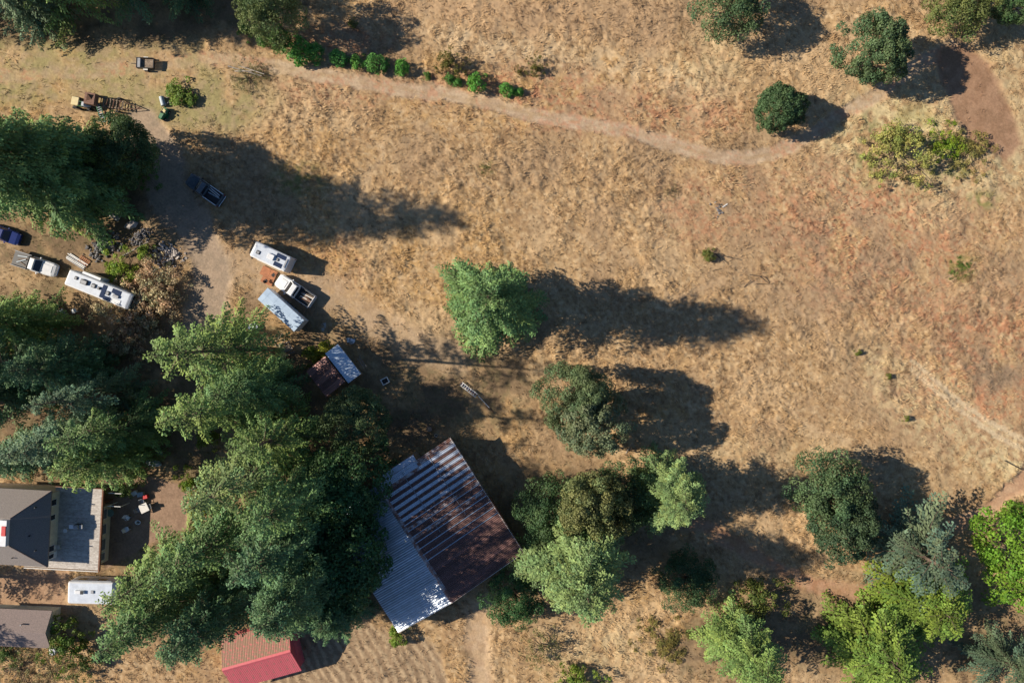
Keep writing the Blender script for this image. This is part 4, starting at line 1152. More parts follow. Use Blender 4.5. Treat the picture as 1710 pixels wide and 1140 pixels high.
def pickup(name, label, px, py, ang, paint, L=5.5, W=.95, flatbed=False, bedmat=None, group=None, cat='pickup truck'):
    loc, rz = frame(px, py, .9, ang)
    t = thing(name, label, cat, loc, rz, group)
    f = L / 2
    hood = [(-.35, W, .42, 1.08, .08), (.9, W, .42, 1.12, .1), (1.15, W, .42, 1.10, .14), (f - .45, W - .04, .42, 1.02, .16), (f - .12, W - .12, .45, .92, .16), (f, W - .22, .5, .8, .1)]
    body = MB().hull(hood).build('body', paint, t)
    MB().hull([(f + .002, W - .2, .42, .6, .04), (f + .1, W - .26, .44, .58, .04)]).build('bumper', M_chrome if paint is M_white else M_black, t)
    for s_ in (-1, 1):
        box('headlight', M_lens, t, f - .09, f - .03, s_ * (W - .38) - .16, s_ * (W - .38) + .16, .68, .84)
    MB().panel([(1.3, -W * .5, 1.125), (f - .5, -W * .5, 1.04), (f - .5, W * .5, 1.04), (1.3, W * .5, 1.125)], .0, 1, .0, 1, .02, .02).build('hood_bulge', paint, t)
    glasshouse(t, paint, -.42, 1.12, W - .08, 1.09, -.25, .42, W - .2, 1.75, M_darkglass)
    for s_ in (-1, 1):
        MB().box(.72, .86, s_ * (W + .1) - .1, s_ * (W + .1) + .1, 1.12, 1.32, .02).build('mirror', paint if paint is M_white else M_black, t)
    b0, b1 = -f, -.47
    if flatbed:
        box('bed_floor', M_black, t, b0, b1, -W - .05, W + .05, .82, .92)
        box('headboard', M_black, t, b1 - .09, b1 - .02, -W, W, .921, 1.6)
        for s_ in (-1, 1):
            box('side_rail', M_greypanel, t, b0, b1 - .1, s_ * (W + .02) - .03, s_ * (W + .02) + .03, .921, 1.15)
        box('chassis', M_black, t, b0 + .1, b1 + .15, -.45, .45, .5, .815)
    else:
        bm_ = bedmat or M_black
        box('bed_floor', bm_, t, b0 + .06, b1 + .02, -W + .1, W - .1, .62, .68)
        for s_ in (-1, 1):
            MB().box(b0, b1 + .1, s_ * (W - .06) - .06, s_ * (W - .06) + .06, .45, 1.10, .03).build('bed_side', paint, t)
            box('bed_rail_cap', M_black if paint is M_white else M_white, t, b0 + .1, b1, s_ * (W - .06) - .045, s_ * (W - .06) + .045, 1.102, 1.125)
            box('taillight', M_red_lens, t, b0 - .012, b0 + .02, s_ * (W - .08) - .05, s_ * (W - .08) + .05, .75, 1.0)
        MB().box(b0, b0 + .08, -W + .125, W - .125, .5, 1.10, .02).build('tailgate', paint, t)
        MB().box(b1 + .03, b1 + .11, -W + .125, W - .125, .5, 1.10, .02).build('bed_front', paint, t)
        MB().box(b0 - .14, b0 - .015, -W + .1, W - .1, .45, .62, .03).build('rear_bumper', M_chrome, t)
    wheels(t, (f - .95, -f + 1.15), W + .0)
    return t

wp = pickup('pickup_truck', 'white pickup with planks in its bed beside the white box trailer', 492, 485, 146, M_white, 5.5, .97)
dp = pickup('pickup_truck', 'dark pickup with white planks in its bed on the shaded driveway', 341, 316, 145, M_darkpaint, 5.3, .95)
fbt = pickup('flatbed_truck', 'white cab truck with dark flatbed left of the solar motorhome', 58, 441, -18, M_white, 5.9, .95, True, cat='truck')

def planks(label, px, py, z, ang, n, L, m, group=None, spread=.5, name='plank_stack', w=.12, cat='planks', rnd_a=.1):
    x, y, _ = P(px, py, z)
    t = thing(name, label, cat, (x, y, z), math.radians(ang), group)
    for k in range(n):
        yy = (k / max(1, n - 1) - .5) * spread
        MB().box(-L / 2, L / 2, -w / 2, w / 2, 0, .05).build('plank', m[k % len(m)], t, (rb.uniform(-.15, .15), yy, .03 * (k % 2) + .002 * k), (0, 0, rb.uniform(-rnd_a, rnd_a)))
    return t
planks('weathered planks lying in the bed of the white pickup', 511, 497, .75, 146, 7, 1.7, [M_oldwood, M_offwhite, M_rustiron], spread=.9, rnd_a=.3)
planks('white planks lying in the bed of the dark pickup', 358, 323, .75, 145, 3, 1.7, [M_white, M_offwhite, M_tarp], spread=.5)
planks('grey scrap boards on the dark flatbed of the truck', 38, 434, .95, -18, 4, 1.3, [M_oldwood, M_tarp], spread=.9, rnd_a=.6)

def car(label, px, py, ang, paint):
    loc, rz = frame(px, py, .8, ang)
    t = thing('parked_car', label, 'car', loc, rz)
    MB().hull([(-2.2, .7, .4, .82, .12), (-2.05, .84, .3, .95, .14), (-1.0, .9, .28, 1.0, .12), (.9, .9, .28, .96, .12), (1.8, .85, .3, .84, .16), (2.15, .72, .35, .7, .1)]).build('body', paint, t)
    glasshouse(t, paint, -1.5, 1.0, .82, .97, -.95, .25, .62, 1.42, M_darkglass)
    for s_ in (-1, 1):
        box('headlight', M_lens, t, 2.0, 2.1, s_ * .58 - .14, s_ * .58 + .14, .58, .7)
        box('mirror', paint, t, .55, .68, s_ * .98 - .08, s_ * .98 + .08, .95, 1.08)
    wheels(t, (1.35, -1.35), .9, .31, .2)
    return t
car('dark blue car at the left picture edge under the drooping fir', 6, 391, -20, M_bluepaint)

def motorhome(label, px, py, ang, L, W, H, nose, solar, group=None, name='motorhome', slide=False):
    loc, rz = frame(px, py, H, ang)
    t = thing(name, label, 'motorhome', loc, rz, group)
    b0, b1 = -L / 2, L / 2
    MB().hull([(b0, W - .05, .5, H - .06, .12), (b0 + .12, W, .45, H, .12), (b1 - .25, W, .45, H, .12), (b1, W - .06, .5, H - .12, .12)]).build('body', M_white, t)
    box('stripe', M_greypanel, t, b0 + .3, b1 - .3, -W - .006, W + .006, 1.0, 1.25)
    # flat roof membrane with worn dirt
    MB().box(b0 + .2, b1 - .3, -W + .16, W - .16, H + .001, H + .018).build('roof_membrane', M_white2, t)
    if nose > 0:
        MB().hull([(b1 + .002, W - .12, .5, H - .9, .12), (b1 + nose * .45, W - .14, .48, H - 1.3, .16), (b1 + nose * .9, W - .22, .48, 1.15, .16), (b1 + nose, W - .34, .55, .9, .1)]).build('hood', M_greypanel, t)
        q = [(b1 + nose * .72, -W + .2, H - 1.2), (b1 + nose * .72, W - .2, H - 1.2), (b1 - .04, W - .16, H - .12), (b1 - .04, -W + .16, H - .12)]
        MB().panel(q, .02, .98, .02, .98, .03, .05).build('windshield', M_darkglass, t)
    else:
        q = [(b1, -W + .1, 1.2), (b1, W - .1, 1.2), (b1 - .02, W - .1, H - .4), (b1 - .02, -W + .1, H - .4)]
        MB().panel(q, .02, .98, .02, .98, .03, .02).build('windshield', M_darkglass, t)
    for s_ in (-1, 1):
        MB().box(b1 - .1, b1 + .06, s_ * (W + .18) - .1, s_ * (W + .18) + .1, 1.5, 1.9, .02).build('mirror', M_black, t)
        for x0 in (b0 + .8, b0 + 2.3, b0 + 3.6):
            box('window', M_darkglass, t, x0, x0 + .8, s_ * (W + .012) - .01, s_ * (W + .012) + .01, 1.5, 2.1)
        box('headlight', M_lens, t, b1 + max(nose, .02) - .06, b1 + max(nose, .02) + .02, s_ * (W - .45) - .12, s_ * (W - .45) + .12, .7, .85)
        box('taillight', M_red_lens, t, b0 - .02, b0 + .03, s_ * (W - .12) - .06, s_ * (W - .12) + .06, .8, 1.1)
    box('door', M_offwhite, t, b1 - 1.6, b1 - .95, -W - .02, -W + .01, .5, 2.3)
    for (k, x0, x1, y0, y1, h_) in solar:
        m_ = {'s': M_solar, 'a': M_white, 'v': M_black, 'w': M_white, 'g': M_greypanel}[k]
        nm = {'s': 'solar_panel', 'a': 'air_conditioner', 'v': 'roof_hatch', 'w': 'roof_box', 'g': 'roof_hatch'}[k]
        p_ = MB().box(x0, x1, y0, y1, H + .02, H + .02 + h_, .03 if h_ > .06 else .01).build(nm, m_, t)
        if k == 'v':
            MB().box(x0 + .08, x1 - .08, y0 + .08, y1 - .08, H + .021 + h_, H + .04 + h_, .01).build('lid', M_greypanel, p_)
    MB().cyl((b0 + .6, W + .03, H - .3), (b1 - 1.0, W + .03, H - .3), .06, .06, 8).build('awning', M_offwhite, t)
    if slide:
        box('slide_out', M_white, t, b0 + 1.5, b0 + 4.0, W, W + .38, .9, H - .25)
    wheels(t, (b1 - .9 + nose * .5, b0 + 1.7), W, .4, .26)
    return t
mh = motorhome('white motorhome with dark nose window above the white pickup', 451, 428, 155, 5.0, 1.05, 2.85, .95,
          [('v', 1.35, 1.85, -.05, .42, .1), ('a', -.6, .3, -.35, .35, .26), ('s', -2.0, -.7, -.85, -.3, .05), ('s', -1.9, -.8, .3, .85, .05), ('v', -1.25, -.9, -.2, .15, .1), ('g', -2.3, -2.1, -.6, .6, .05)])
mb_ = motorhome('long white motorhome with solar panels beside the brown bush', 164, 483, -21.8, 8.7, 1.05, 3.1, 0,
          [('v', -3.35, -2.95, .1, .5, .12), ('v', -2.4, -1.5, -.1, .5, .25), ('v', -.95, -.4, -.05, .45, .14), ('v', -.05, .25, .0, .35, .2), ('s', .45, 1.0, -.85, .85, .05), ('v', 1.15, 1.6, -.25, .25, .14), ('s', 1.0, 1.95, -.95, -.45, .05),
           ('s', 1.75, 2.95, .25, .85, .05), ('g', 2.1, 2.9, -.15, .2, .2), ('w', 2.1, 3.3, -.9, -.3, .06)], slide=True)

def box_trailer(name, label, px, py, ang, L, W, H, axles=2, roof=M_white2, cat='trailer', tongue=True):
    loc, rz = frame(px, py, H, ang)
    t = thing(name, label, cat, loc, rz)
    MB().box(-L / 2, L / 2, -W, W, .5, H - .04, .03).build('body', M_white, t)
    MB().rings([[(x_, -W - .02, H - .05), (x_, W + .02, H - .05), (x_, W, H - .01), (x_, 0, H + .03), (x_, -W, H - .01)] for x_ in (-L / 2 - .02, L / 2 + .02)]).build('roof', roof, t)
    for k in range(5):
        x_ = -L / 2 + L * (k + .5) / 5
        MB().rings([[(xx, -W + .02, H - .0), (xx, 0, H + .04), (xx, W - .02, H - .0), (xx, 0, H + .02)] for xx in (x_ - .02, x_ + .02)]).build('roof_rib', roof, t)
    if tongue:
        MB().bar((-L / 2 - 1.1, 0, .5), (-L / 2, -.6, .5), .05).build('tongue_arm', M_black, t)
        MB().bar((-L / 2 - 1.1, 0, .5), (-L / 2, .6, .5), .05).build('tongue_arm', M_black, t)
    box('rear_door', M_offwhite, t, L / 2 + .002, L / 2 + .04, -W + .1, W - .1, .6, H - .2)
    wheels(t, (-.4, .4) if axles == 2 else (0,), W + .05, .34, .2)
    return t
M_bluewhite = mat('sky_tinted_white_roof', (.38, .48, .60), .4, c2=(.32, .41, .52), scale=1.5)  # white roof; the sky it reflects is put into the colour as blue
box_trailer('box_trailer', 'white box trailer under the fir branches beside the white pickup', 469, 517, -41.7, 6.3, .98, 2.55, 2, M_bluewhite, tongue=False)

# camper beside the house
cp = thing('camper_trailer', 'white camper half hidden by firs below the house deck', 'camper', G(151, 990, 2.7), math.radians(-1.5))
MB().hull([(-3.0, 1.35, .5, 2.55, .15), (-2.8, 1.42, .45, 2.72, .12), (2.8, 1.42, .45, 2.72, .12), (3.1, 1.35, .55, 2.4, .15)]).build('body', M_white, cp)
MB().box(-2.7, 2.8, -1.25, 1.25, 2.722, 2.745).build('roof_membrane', M_white2, cp)
MB().box(-1.9, -.75, -.05, .4, 2.75, 3.0, .05).build('air_conditioner', M_white, cp)
MB().box(-1.15, -.76, -.06, .39, 3.002, 3.03).build('grille', M_black, cp)
MB().box(.1, .5, .0, .4, 2.75, 2.87, .03).build('roof_hatch', M_greypanel, cp)
MB().box(1.4, 1.8, -.6, -.2, 2.75, 2.87, .03).build('roof_hatch', M_offwhite, cp)
MB().cyl((-2.6, 1.5, 2.5), (2.6, 1.5, 2.5), .08, .08, 8).build('awning', M_greypanel, cp)
for x_ in (-2.2, .4):
    box('window', M_darkglass, cp, x_, x_ + 1.1, 1.41, 1.435, 1.3, 2.0)
box('door', M_offwhite, cp, -.6, .1, 1.41, 1.45, .5, 2.35)
MB().bar((-3.0, -.5, .5), (-4.0, 0, .5), .05).build('tongue_arm', M_black, cp)
MB().bar((-3.0, .5, .5), (-4.0, 0, .5), .05).build('tongue_arm', M_black, cp)
wheels(cp, (-.4, .45), 1.4, .34, .2)

# utility trailer
ut = thing('utility_trailer', 'small utility trailer with dark rails on the mown strip, top left', 'trailer', G(243, 106, .7), math.radians(178))
for k in range(6):
    box('floor_plank', M_oldwood, ut, -.98, .98, -.58 + k * .195, -.58 + k * .195 + .18, .55, .6)
for s_ in (-1, 1):
    box('side_board', M_black, ut, -1.05, 1.05, s_ * .66 - .035, s_ * .66 + .035, .5, .95)
    box('mudguard', M_offwhite, ut, -.3, .3, s_ * .80 - .09, s_ * .80 + .09, .62, .68)
box('front_board', M_black, ut, 1.055, 1.12, -.69, .69, .5, .95)
box('tailgate', M_black, ut, -1.15, -1.055, -.69, .69, .5, .85)
box('tool_box', M_greypanel, ut, .62, 1.04, -.6, .6, .605, .9)
MB().bar((1.1, 0, .5), (2.0, 0, .5), .05).build('tongue', M_black, ut)
wheels(ut, (0,), .92, .3, .18)

# old tractor, wagon with frame, hay elevator, mower, roller
tr = thing('tractor', 'old tractor with yellow canopy at the left end of the farm machines', 'tractor', G(130, 171, 1.3), math.radians(-10))
MB().box(-.55, .45, -.55, .55, 1.75, 1.85, .06).build('canopy', M_yellow, tr)
for sx in (-.45, .35):
    for sy in (-.45, .45):
        MB().bar((sx, sy, .8), (sx, sy, 1.75), .03).build('post', M_black, tr)
MB().hull([(.3, .3, .5, 1.05, .08), (1.3, .28, .5, 1.0, .1), (1.5, .22, .55, .85, .08)]).build('engine_cover', M_white2, tr)
MB().box(-.6, .3, -.35, .35, .45, .75, .05).build('chassis', M_green, tr)
MB().box(-.4, -.05, -.22, .22, .76, .95, .04).build('seat', M_black, tr)
for x_, r_, hw_ in ((-.35, .6, .75), (1.15, .36, .6)):
    wheels(tr, (x_,), hw_, r_, .26)
wg = thing('farm_wagon', 'rusty brown machine box on a long wooden frame with pointed hitch', 'farm machine', G(180, 172, .8), math.radians(-9))
MB().box(-2.6, -1.2, -.75, .75, .9, 1.7, .04).build('machine_box', mat('brown_rusty_box', lin(128, 98, 84), .85, c2=lin(96, 70, 58), scale=3), wg)
MB().add([(-2.3, -.4, 1.71), (-1.6, -.1, 1.71), (-1.5, .5, 1.71), (-2.0, .45, 2.1)], [(0, 1, 3), (1, 2, 3), (2, 0, 3), (0, 2, 1)]).build('hopper', M_rustiron, wg)
for yy in (-.65, .65):
    MB().bar((-2.8, yy, .75), (2.2, yy * .7, .75), .07).build('frame_beam', M_oldwood, wg)
    MB().bar((2.2, yy * .7, .75), (4.4, 0, .5), .06).build('hitch_arm', M_rustiron, wg)
for k in range(8):
    x_ = -.9 + k * .42
    MB().box(x_ - .05, x_ + .05, -.62, .62, .82, .88).build('cross_bar', M_oldwood if k % 2 else M_rustiron, wg)
for k in range(3):
    MB().bar((-.2 + k * .9, -.5, .85), (.3 + k * .9, .4, 1.4), .03).build('rod', M_rustiron, wg)
wheels(wg, (-2.0, 1.4), .95, .42, .18)
el = thing('hay_elevator', 'narrow green hay elevator standing against the firs below the wagon', 'hay elevator', G(168, 189, .8), math.radians(-78))
for s_ in (-1, 1):
    MB().bar((-1.1, s_ * .28, 1.0), (1.2, s_ * .28, .5), .06).build('rail', M_green, el)
for k in range(9):
    x_ = -1 + k * .26
    MB().box(x_ - .04, x_ + .04, -.24, .24, .98 - (x_ + 1.1) * .21, 1.02 - (x_ + 1.1) * .21).build('slat', M_tarp, el)
wheels(el, (.0,), .5, .3, .12)
lm = thing('riding_mower', 'green riding mower with yellow seat below the grey roller', 'mower', G(273, 189, .6), math.radians(-120))
MB().hull([(-.75, .35, .3, .62, .1), (.0, .38, .3, .6, .08), (.1, .33, .3, .85, .1), (.75, .3, .3, .78, .12), (.9, .22, .35, .65, .06)]).build('body', M_green, lm)
MB().box(-.5, -.1, -.22, .22, .625, .75, .06).build('seat', M_yellow, lm)
MB().box(-.55, -.48, -.22, .22, .76, 1.05, .02).build('seat_back', M_yellow, lm)
MB().cyl((.12, 0, .85), (.0, 0, 1.05), .02, .02, 6).build('steering_column', M_black, lm)
MB().cyl((.0, 0, 1.05), (-.01, 0, 1.08), .18, .18, 12).build('steering_wheel', M_black, lm)
box('mower_deck', M_green, lm, -.2, .4, -.55, .55, .12, .25)
wheels(lm, (-.45, .65), .48, .24, .16)
rl = thing('field_roller', 'grey cylindrical field roller beside the green weeds', 'roller', G(271, 169, .4), math.radians(-75))
MB().cyl((-.6, 0, .32), (.6, 0, .32), .32, .32, 16).build('drum', M_tarp, rl)
for s_ in (-1, 1):
    MB().bar((s_ * .66, 0, .32), (s_ * .3, .75, .32), .03).build('handle_arm', M_steel, rl)
hr = thing('harrow', 'rusted harrow frame lying in green weeds', 'farm machine', G(312, 157, .4), math.radians(-15))
for k in range(3):
    MB().bar((-.9, -.4 + .4 * k, .5), (.9, -.4 + .4 * k, .5), .05).build('beam', M_rustiron, hr)
for k in range(4):
    MB().bar((-.8 + .53 * k, -.45, .55), (-.8 + .53 * k, .45, .55), .04).build('cross_beam', M_rustiron, hr)
    for j in range(3):
        MB().bar((-.8 + .53 * k, -.4 + .4 * j, .5), (-.8 + .53 * k, -.4 + .4 * j, .05), .025).build('tine', M_rustiron, hr)

# ------------------------------------------------------------------ yard clutter
def stone_mesh(seed, m):
    r = np.random.RandomState(seed)
    t = (1 + 5 ** .5) / 2
    v = np.array([(-1, t, 0), (1, t, 0), (-1, -t, 0), (1, -t, 0), (0, -1, t), (0, 1, t), (0, -1, -t), (0, 1, -t), (t, 0, -1), (t, 0, 1), (-t, 0, -1), (-t, 0, 1)]) / 1.9
    v = v * (1 + r.normal(0, .16, (12, 1))) * np.array([1, r.uniform(.6, .9), r.uniform(.5, .8)])
    f = [(0, 11, 5), (0, 5, 1), (0, 1, 7), (0, 7, 10), (0, 10, 11), (1, 5, 9), (5, 11, 4), (11, 10, 2), (10, 7, 6), (7, 1, 8), (3, 9, 4), (3, 4, 2), (3, 2, 6), (3, 6, 8), (3, 8, 9), (4, 9, 5), (2, 4, 11), (6, 2, 10), (8, 6, 7), (9, 8, 1)]
    me = bpy.data.meshes.new('stone'); me.from_pydata([tuple(p) for p in v], [], f); me.materials.append(m); me.update()
    return me
stones = [stone_mesh(k, M_rock) for k in range(5)]; stonesd = [stone_mesh(k + 9, M_rockd) for k in range(5)]
def heap(name, label, cat, pts, meshes, n, smin, smax, hgt=.5, spread=1.0):
    cx = sum(p[0] for p in pts) / len(pts); cy = sum(p[1] for p in pts) / len(pts)
    c = G(cx, cy)
    t = thing(name, label, cat, c)
    for k in range(n):
        p, q = rb.sample(pts, 2) if len(pts) > 1 else (pts[0], pts[0])
        u = rb.random()
        x, y, _ = G(p[0] * u + q[0] * (1 - u), p[1] * u + q[1] * (1 - u))
        dx, dy = rb.gauss(0, spread * .55), rb.gauss(0, spread * .45)
        d = math.hypot(dx, dy) / spread
        s = rb.uniform(smin, smax)
        o = link('stone', rb.choice(meshes), t, (x + dx - c[0], y + dy - c[1], max(.05, hgt * (1 - d) * rb.random()) + s * .3), (rb.uniform(-.5, .5), rb.uniform(-.5, .5), rb.uniform(0, 6.3)), (s, s, s))
    return t
heap('stone_heap', 'heap of pale grey stones beside the gravel driveway', 'stone heap', [(262, 436), (285, 415), (300, 428), (280, 440), (268, 410)], stones, 260, .09, .24, .6, 1.05)
heap('stone_heap', 'dark heap of stones and firewood left of the grey log', 'stone heap', [(165, 405), (185, 400), (155, 425), (175, 420), (195, 410)], stonesd, 170, .10, .30, .5, 1.1)
heap('stone_heap', 'dark grey stone heap at the upper end of the grey log', 'stone heap', [(232, 393), (246, 386), (226, 405)], stonesd, 120, .08, .22, .45, .75)
heap('stone_heap', 'small pale stone scatter below the main pale stone heap', 'stone heap', [(247, 450), (275, 462)], stones, 26, .1, .24, .2, .7)
bl = thing('boulder', 'single big round grey boulder above the dark stone heaps', 'boulder', G(219, 376, .4))
MB()
o = link('rock', stone_mesh(77, M_rock), bl, (0, 0, .45), (0, 0, .4), (.85, .85, .85))
lg = thing('log', 'straight grey log lying beside the light green bushes', 'log', G(228, 416, .4), math.radians(28))
MB().cyl((-2.0, 0, .55), (2.0, 0, .75), .11, .085, 9).build('trunk', M_deadwood, lg)
MB().cyl((-.8, 0, .6), (-.6, .35, .8), .04, .02, 6).build('branch_stub', M_deadwood, lg)
pp = thing('pipe_stack', 'stack of white pipes on the ground above the solar motorhome', 'pipes', G(128, 437, .3), math.radians(-33))
for k in range(6):
    MB().cyl((-1.6, 0, 0), (1.2, 0, 0), .07, .07, 8).build('pipe', M_pvc if k % 3 else M_steel, pp, (rb.uniform(-.2, .3), (k - 2.5) * .17, .1 + .05 * (k % 2)), (0, 0, rb.uniform(-.03, .03)))
pl = thing('pallet', 'brown wooden pallet frame right of the white pipes', 'pallet', G(140, 436, .2), math.radians(-33))
for k in range(6):
    box('slat', M_ply, pl, -.7 + k * .25, -.6 + k * .25, -.5, .5, .14, .17)
for k in range(3):
    box('bearer', M_brownwood, pl, -.75, .75, -.48 + k * .44, -.4 + k * .44, .02, .14)
cb = thing('generator_shed', 'small grey box standing in shade below the left group of firs', 'box', G(193, 334, 1.0), math.radians(-8))
MB().box(-.55, .55, -.45, .45, 0, 1.0, .03).build('body', M_greypanel, cb)
MB().rings([[(x_, -.52, 1.0), (x_, .52, 1.0), (x_, .5, 1.06), (x_, 0, 1.2), (x_, -.5, 1.06)] for x_ in (-.62, .62)]).build('roof', M_concrete, cb)
ws = thing('shade_ramp', 'long grey plank ramp lying in shade below the small grey box', 'ramp', G(186, 356, .2), math.radians(-33))
for k in range(4):
    box('plank', M_concrete, ws, -1.3, 1.3, -.5 + k * .25, -.27 + k * .25, .12, .17)
for x_ in (-1.0, .0, 1.0):
    box('bearer', M_oldwood, ws, x_ - .05, x_ + .05, -.5, .48, .0, .118)
# camp chairs below the solar motorhome
chair('dark camp chair in the wood shade below the solar motorhome', 97, 512, 30, M_black, group='camp chairs by the motorhome', name='camp_chair')
chair('grey camp chair right of the dark camp chair', 102, 519, 110, M_tarp, group='camp chairs by the motorhome', name='camp_chair')
chair('grey camp chair lowest of the group by the motorhome', 108, 526, 60, M_greypanel, group='camp chairs by the motorhome', name='camp_chair')
table('small white table beside the camp chairs', 123, 519, 25, M_white, (.62, .55), .6, name='camp_table')
# platform with chairs beside the motorhome
pf = thing('plywood_platform', 'rust coloured plywood platform between the motorhome and the white pickup', 'platform', G(447, 461, .2), math.radians(-26))
for (x0, x1, y0, y1) in ((-1.15, .05, -.2, 1.05), (.07, 1.0, -.2, 1.05), (-.6, 1.0, -1.05, -.22)):
    box('panel', M_ply, pf, x0, x1, y0, y1, .14, .18)
for x_ in (-.9, .0, .85):
    box('joist', M_brownwood, pf, x_ - .05, x_ + .05, -.15, 1.0, 0, .138)
chair('dark chair at the lower edge of the plywood platform', 444, 469, 40, M_black, .18, .75, 'chairs on the plywood platform', name='camp_chair')
chair('dark chair at the right edge of the plywood platform', 456, 459, 130, M_black, .18, .75, 'chairs on the plywood platform', name='camp_chair')
t = thing('paving_slab', 'grey square slab on the shaded ground right of the box trailer', 'slab', G(543, 545, .1), math.radians(20))
MB().box(-.62, .62, -.48, .48, .0, .12, .02).build('slab', M_concrete, t)
t = thing('window_frame', 'white framed open box on the ground right of the lean-to', 'box', G(643, 636, .3), math.radians(28))
for (x0, x1, y0, y1) in ((-.5, .5, .32, .42), (-.5, .5, -.42, -.32), (-.5, -.4, -.318, .318), (.4, .5, -.318, .318)):
    box('frame_side', M_pvc, t, x0, x1, y0, y1, .0, .4)
box('base', M_black, t, -.39, .39, -.31, .31, .05, .12)
# timber table with benches left of the cabin
pt = thing('picnic_table', 'weathered timber picnic table under the fir edge left of the cabin', 'picnic table', G(477, 583, .7), math.radians(25))
for k in range(5):
    box('top_plank', M_oldwood, pt, -.9, .9, -.42 + k * .17, -.27 + k * .17, .7, .75)
for s_ in (-1, 1):
    for k in range(2):
        box('bench_plank', M_oldwood, pt, -.9, .9, s_ * .72 - .14 + k * .15, s_ * .72 + k * .15, .42, .46)
    for x_ in (-.65, .65):
        MB().bar((x_, s_ * .78, 0), (x_, s_ * .18, .69), .05).build('leg', M_oldwood, pt)
for x_ in (-.65, .65):
    MB().bar((x_, -.8, .38), (x_, .8, .38), .04).build('brace', M_oldwood, pt)
tp = thing('timber_frame', 'leaning grey timber poles beside the picnic table', 'poles', G(468, 572, .8), math.radians(0))
for a_, b_ in (((-.9, .1, .1), (.5, 1.2, 1.4)), ((-.6, -.9, .1), (.8, .4, 1.3)), ((.2, -1.3, .1), (1.4, -.4, .9)), ((-.9, -.4, .2), (1.2, .1, 1.0))):
    MB().cyl(a_, b_, .06, .05, 7).build('pole', M_deadwood, tp)
# white tarp bits under the fir above the picnic table
t = thing('white_tarp', 'crumpled white tarp glimpsed through the fir left of the box trailer', 'tarp', G(422, 546, .6), .4)
vs = []; fs = []
for j in range(7):
    for i in range(9):
        vs.append(((i - 4) * .16, (j - 3) * .15, .55 + .22 * rb.random()))
for j in range(6):
    for i in range(8):
        fs.append((j * 9 + i, j * 9 + i + 1, (j + 1) * 9 + i + 1, (j + 1) * 9 + i))
MB().add(vs, fs).build('sheet', M_white2, t)
# pale scaffold-like ladder and pole on the shaded yard
bs = thing('boat_rack', 'white slatted rack lying on the dappled ground above the barn', 'rack', G(785, 652, .3), math.radians(-38))
for s_ in (-1, 1):
    MB().bar((-1.5, s_ * .25, .4), (1.1, s_ * .25, .4), .05).build('rail', M_pvc, bs)
for k in range(8):
    MB().box(-1.35 + k * .33, -1.27 + k * .33, -.24, .24, .36, .42).build('slat', M_tarp if k % 2 else M_pvc, bs)
MB().bar((-1.6, .0, .2), (.8, .05, .5), .06).build('pole', M_bluepaint, bs)
for x_ in (-1.2, .8):
    for s_ in (-1, 1):
        box('foot', M_steel, bs, x_ - .04, x_ + .04, s_ * .25 - .04, s_ * .25 + .04, 0, .34)
t = thing('pole', 'long thin pale pole running from the white rack down right', 'pole', G(812, 675, .1), math.radians(-47))
MB().cyl((-1.6, 0, .08), (.6, 0, .1), .055, .05, 7).build('shaft', M_pvc, t)
MB().cyl((.62, 0, .1), (1.5, 0, .12), .045, .035, 7).build('rusty_end', M_rustiron, t)
t = thing('metal_barrel', 'open dark barrel above the upper tip of the barn', 'barrel', G(717, 716, .8))
MB().rings([[(r_ * math.cos(i * PI / 8), r_ * math.sin(i * PI / 8), z_) for i in range(16)] for r_, z_ in ((.3, 0), (.33, .3), (.31, .5), (.33, .85), (.28, .85), (.27, .3))]).build('body', M_rustiron, t)
MB().rings([[(r_ * math.cos(i * PI / 8), r_ * math.sin(i * PI / 8), z_) for i in range(16)] for r_, z_ in ((.35, .82), (.35, .88), (.29, .88), (.29, .851))]).build('rim', M_oldwood, t)
t = thing('bucket', 'small pale bucket right of the dark barrel', 'bucket', G(728, 727, .4))
MB().rings([[(r_ * math.cos(i * PI / 7), r_ * math.sin(i * PI / 7), z_) for i in range(14)] for r_, z_ in ((.16, 0), (.21, .42), (.18, .42), (.14, .1))]).build('body', M_tarp, t)
# fire pit, frames and branches in the field
heap('fire_pit', 'dark burnt fire pit with pale stones in the eastern field', 'fire pit', [(1195, 340), (1208, 350), (1200, 356)], stonesd, 30, .08, .2, .1, .55)
t = thing('burnt_plank', 'pale plank end lying in the fire pit', 'plank', G(1211, 343, .2), .6)
MB().box(-.4, .4, -.08, .08, .1, .18, .01).build('board', M_offwhite, t)
def branch(name, label, pts, m, cat='branch', r0=.06):
    c = G(*pts[0][0])
    t = thing(name, label, cat, c)
    for k, (a_, b_, za, zb) in enumerate(pts):
        pa = G(*a_); pb = G(*b_)
        MB().cyl((pa[0] - c[0], pa[1] - c[1], za), (pb[0] - c[0], pb[1] - c[1], zb), r0, r0 * .7, 6).build('stick', m, t)
    return t
M_dstick = mat('dark_stick', (.06, .045, .035), .9)
branch('stick_frame', 'dark sticks beside a small green sapling in the field', [((1190, 424), (1222, 433), .5, .9), ((1205, 449), (1190, 452), .1, .15), ((1195, 425), (1208, 440), .1, .6)], M_dstick)
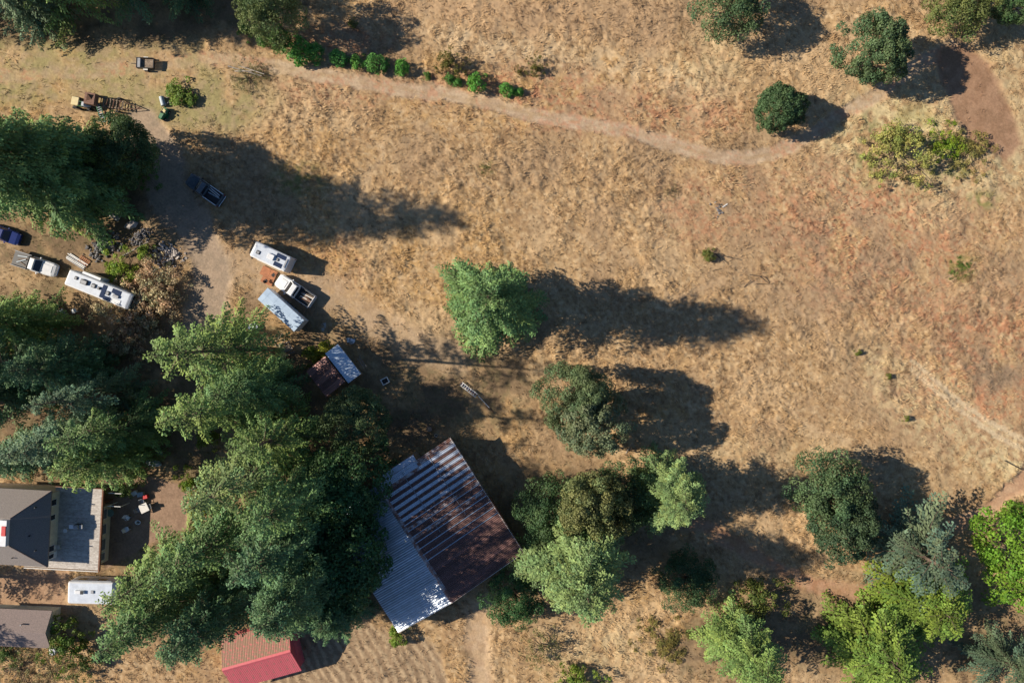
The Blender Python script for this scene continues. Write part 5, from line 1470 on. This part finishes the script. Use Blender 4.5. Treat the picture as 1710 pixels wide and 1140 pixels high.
branch('stick_frame', 'dark bent stick frame right of the sapling sticks', [((1250, 459), (1266, 462), .5, .7), ((1266, 462), (1284, 474), .7, .3), ((1262, 474), (1284, 475), .2, .2), ((1240, 482), (1252, 468), .1, .5)], M_dstick)
x, y, _ = G(1184, 427, .5)
plant('shrubB', 'sapling', 'small green sapling beside the dark sticks in the field', 'sapling', x, y, 1.2, .95, (.12, .14, .04))
branch('dead_branch', 'pale dead branches on the brush heap beside the track', [((385, 115), (440, 130), .9, .6), ((395, 122), (425, 124), .6, 1.0), ((400, 112), (445, 128), .5, .8)], M_deadwood, r0=.08)
branch('dead_branch', 'short broken branch below the twin oak', [((1044, 758), (1054, 738), .1, .9), ((1046, 750), (1053, 748), .5, .6)], M_deadwood)
branch('dead_branch', 'dark broken branch at the right edge by the pale grass', [((1675, 768), (1700, 782), .3, .5), ((1690, 776), (1710, 785), .4, .3)], M_dstick)
# covered boat under the firs above the patio
t = thing('covered_boat', 'small boat under a grey cover at the narrow lane above the patio', 'boat', G(254, 773, .7), math.radians(-15))
MB().hull([(-1.0, .3, .2, .55, .12), (-.5, .42, .15, .75, .2), (.3, .42, .15, .78, .22), (.9, .25, .2, .65, .15), (1.15, .06, .35, .5, .04)]).build('cover', M_tarp, t)
MB().bar((-1.0, 0, .5), (1.0, 0, .82), .04).build('ridge_strap', M_greypanel, t)
t = thing('tarp_bundle', 'small pale bundle just above the covered boat', 'bundle', G(266, 757, .3), .3)
MB().box(-.35, .35, -.25, .25, 0, .45, .12).build('bundle', M_tarp, t)
# white roof glimpsed in the firs at the far left
t = thing('white_canopy', 'white canopy roof glimpsed through the firs at the left edge', 'canopy', G(72, 284, 2.4), math.radians(-15))
MB().add([(-1.2, -.8, 2.2), (1.2, -.8, 2.2), (1.2, .8, 2.2), (-1.2, .8, 2.2), (0, 0, 2.8)], [(0, 1, 4), (1, 2, 4), (2, 3, 4), (3, 0, 4), (3, 2, 1, 0)]).build('roof', M_white2, t)
for sx in (-1.1, 1.1):
    for sy in (-.7, .7):
        MB().bar((sx, sy, 0), (sx, sy, 2.2), .03).build('post', M_pvc, t)
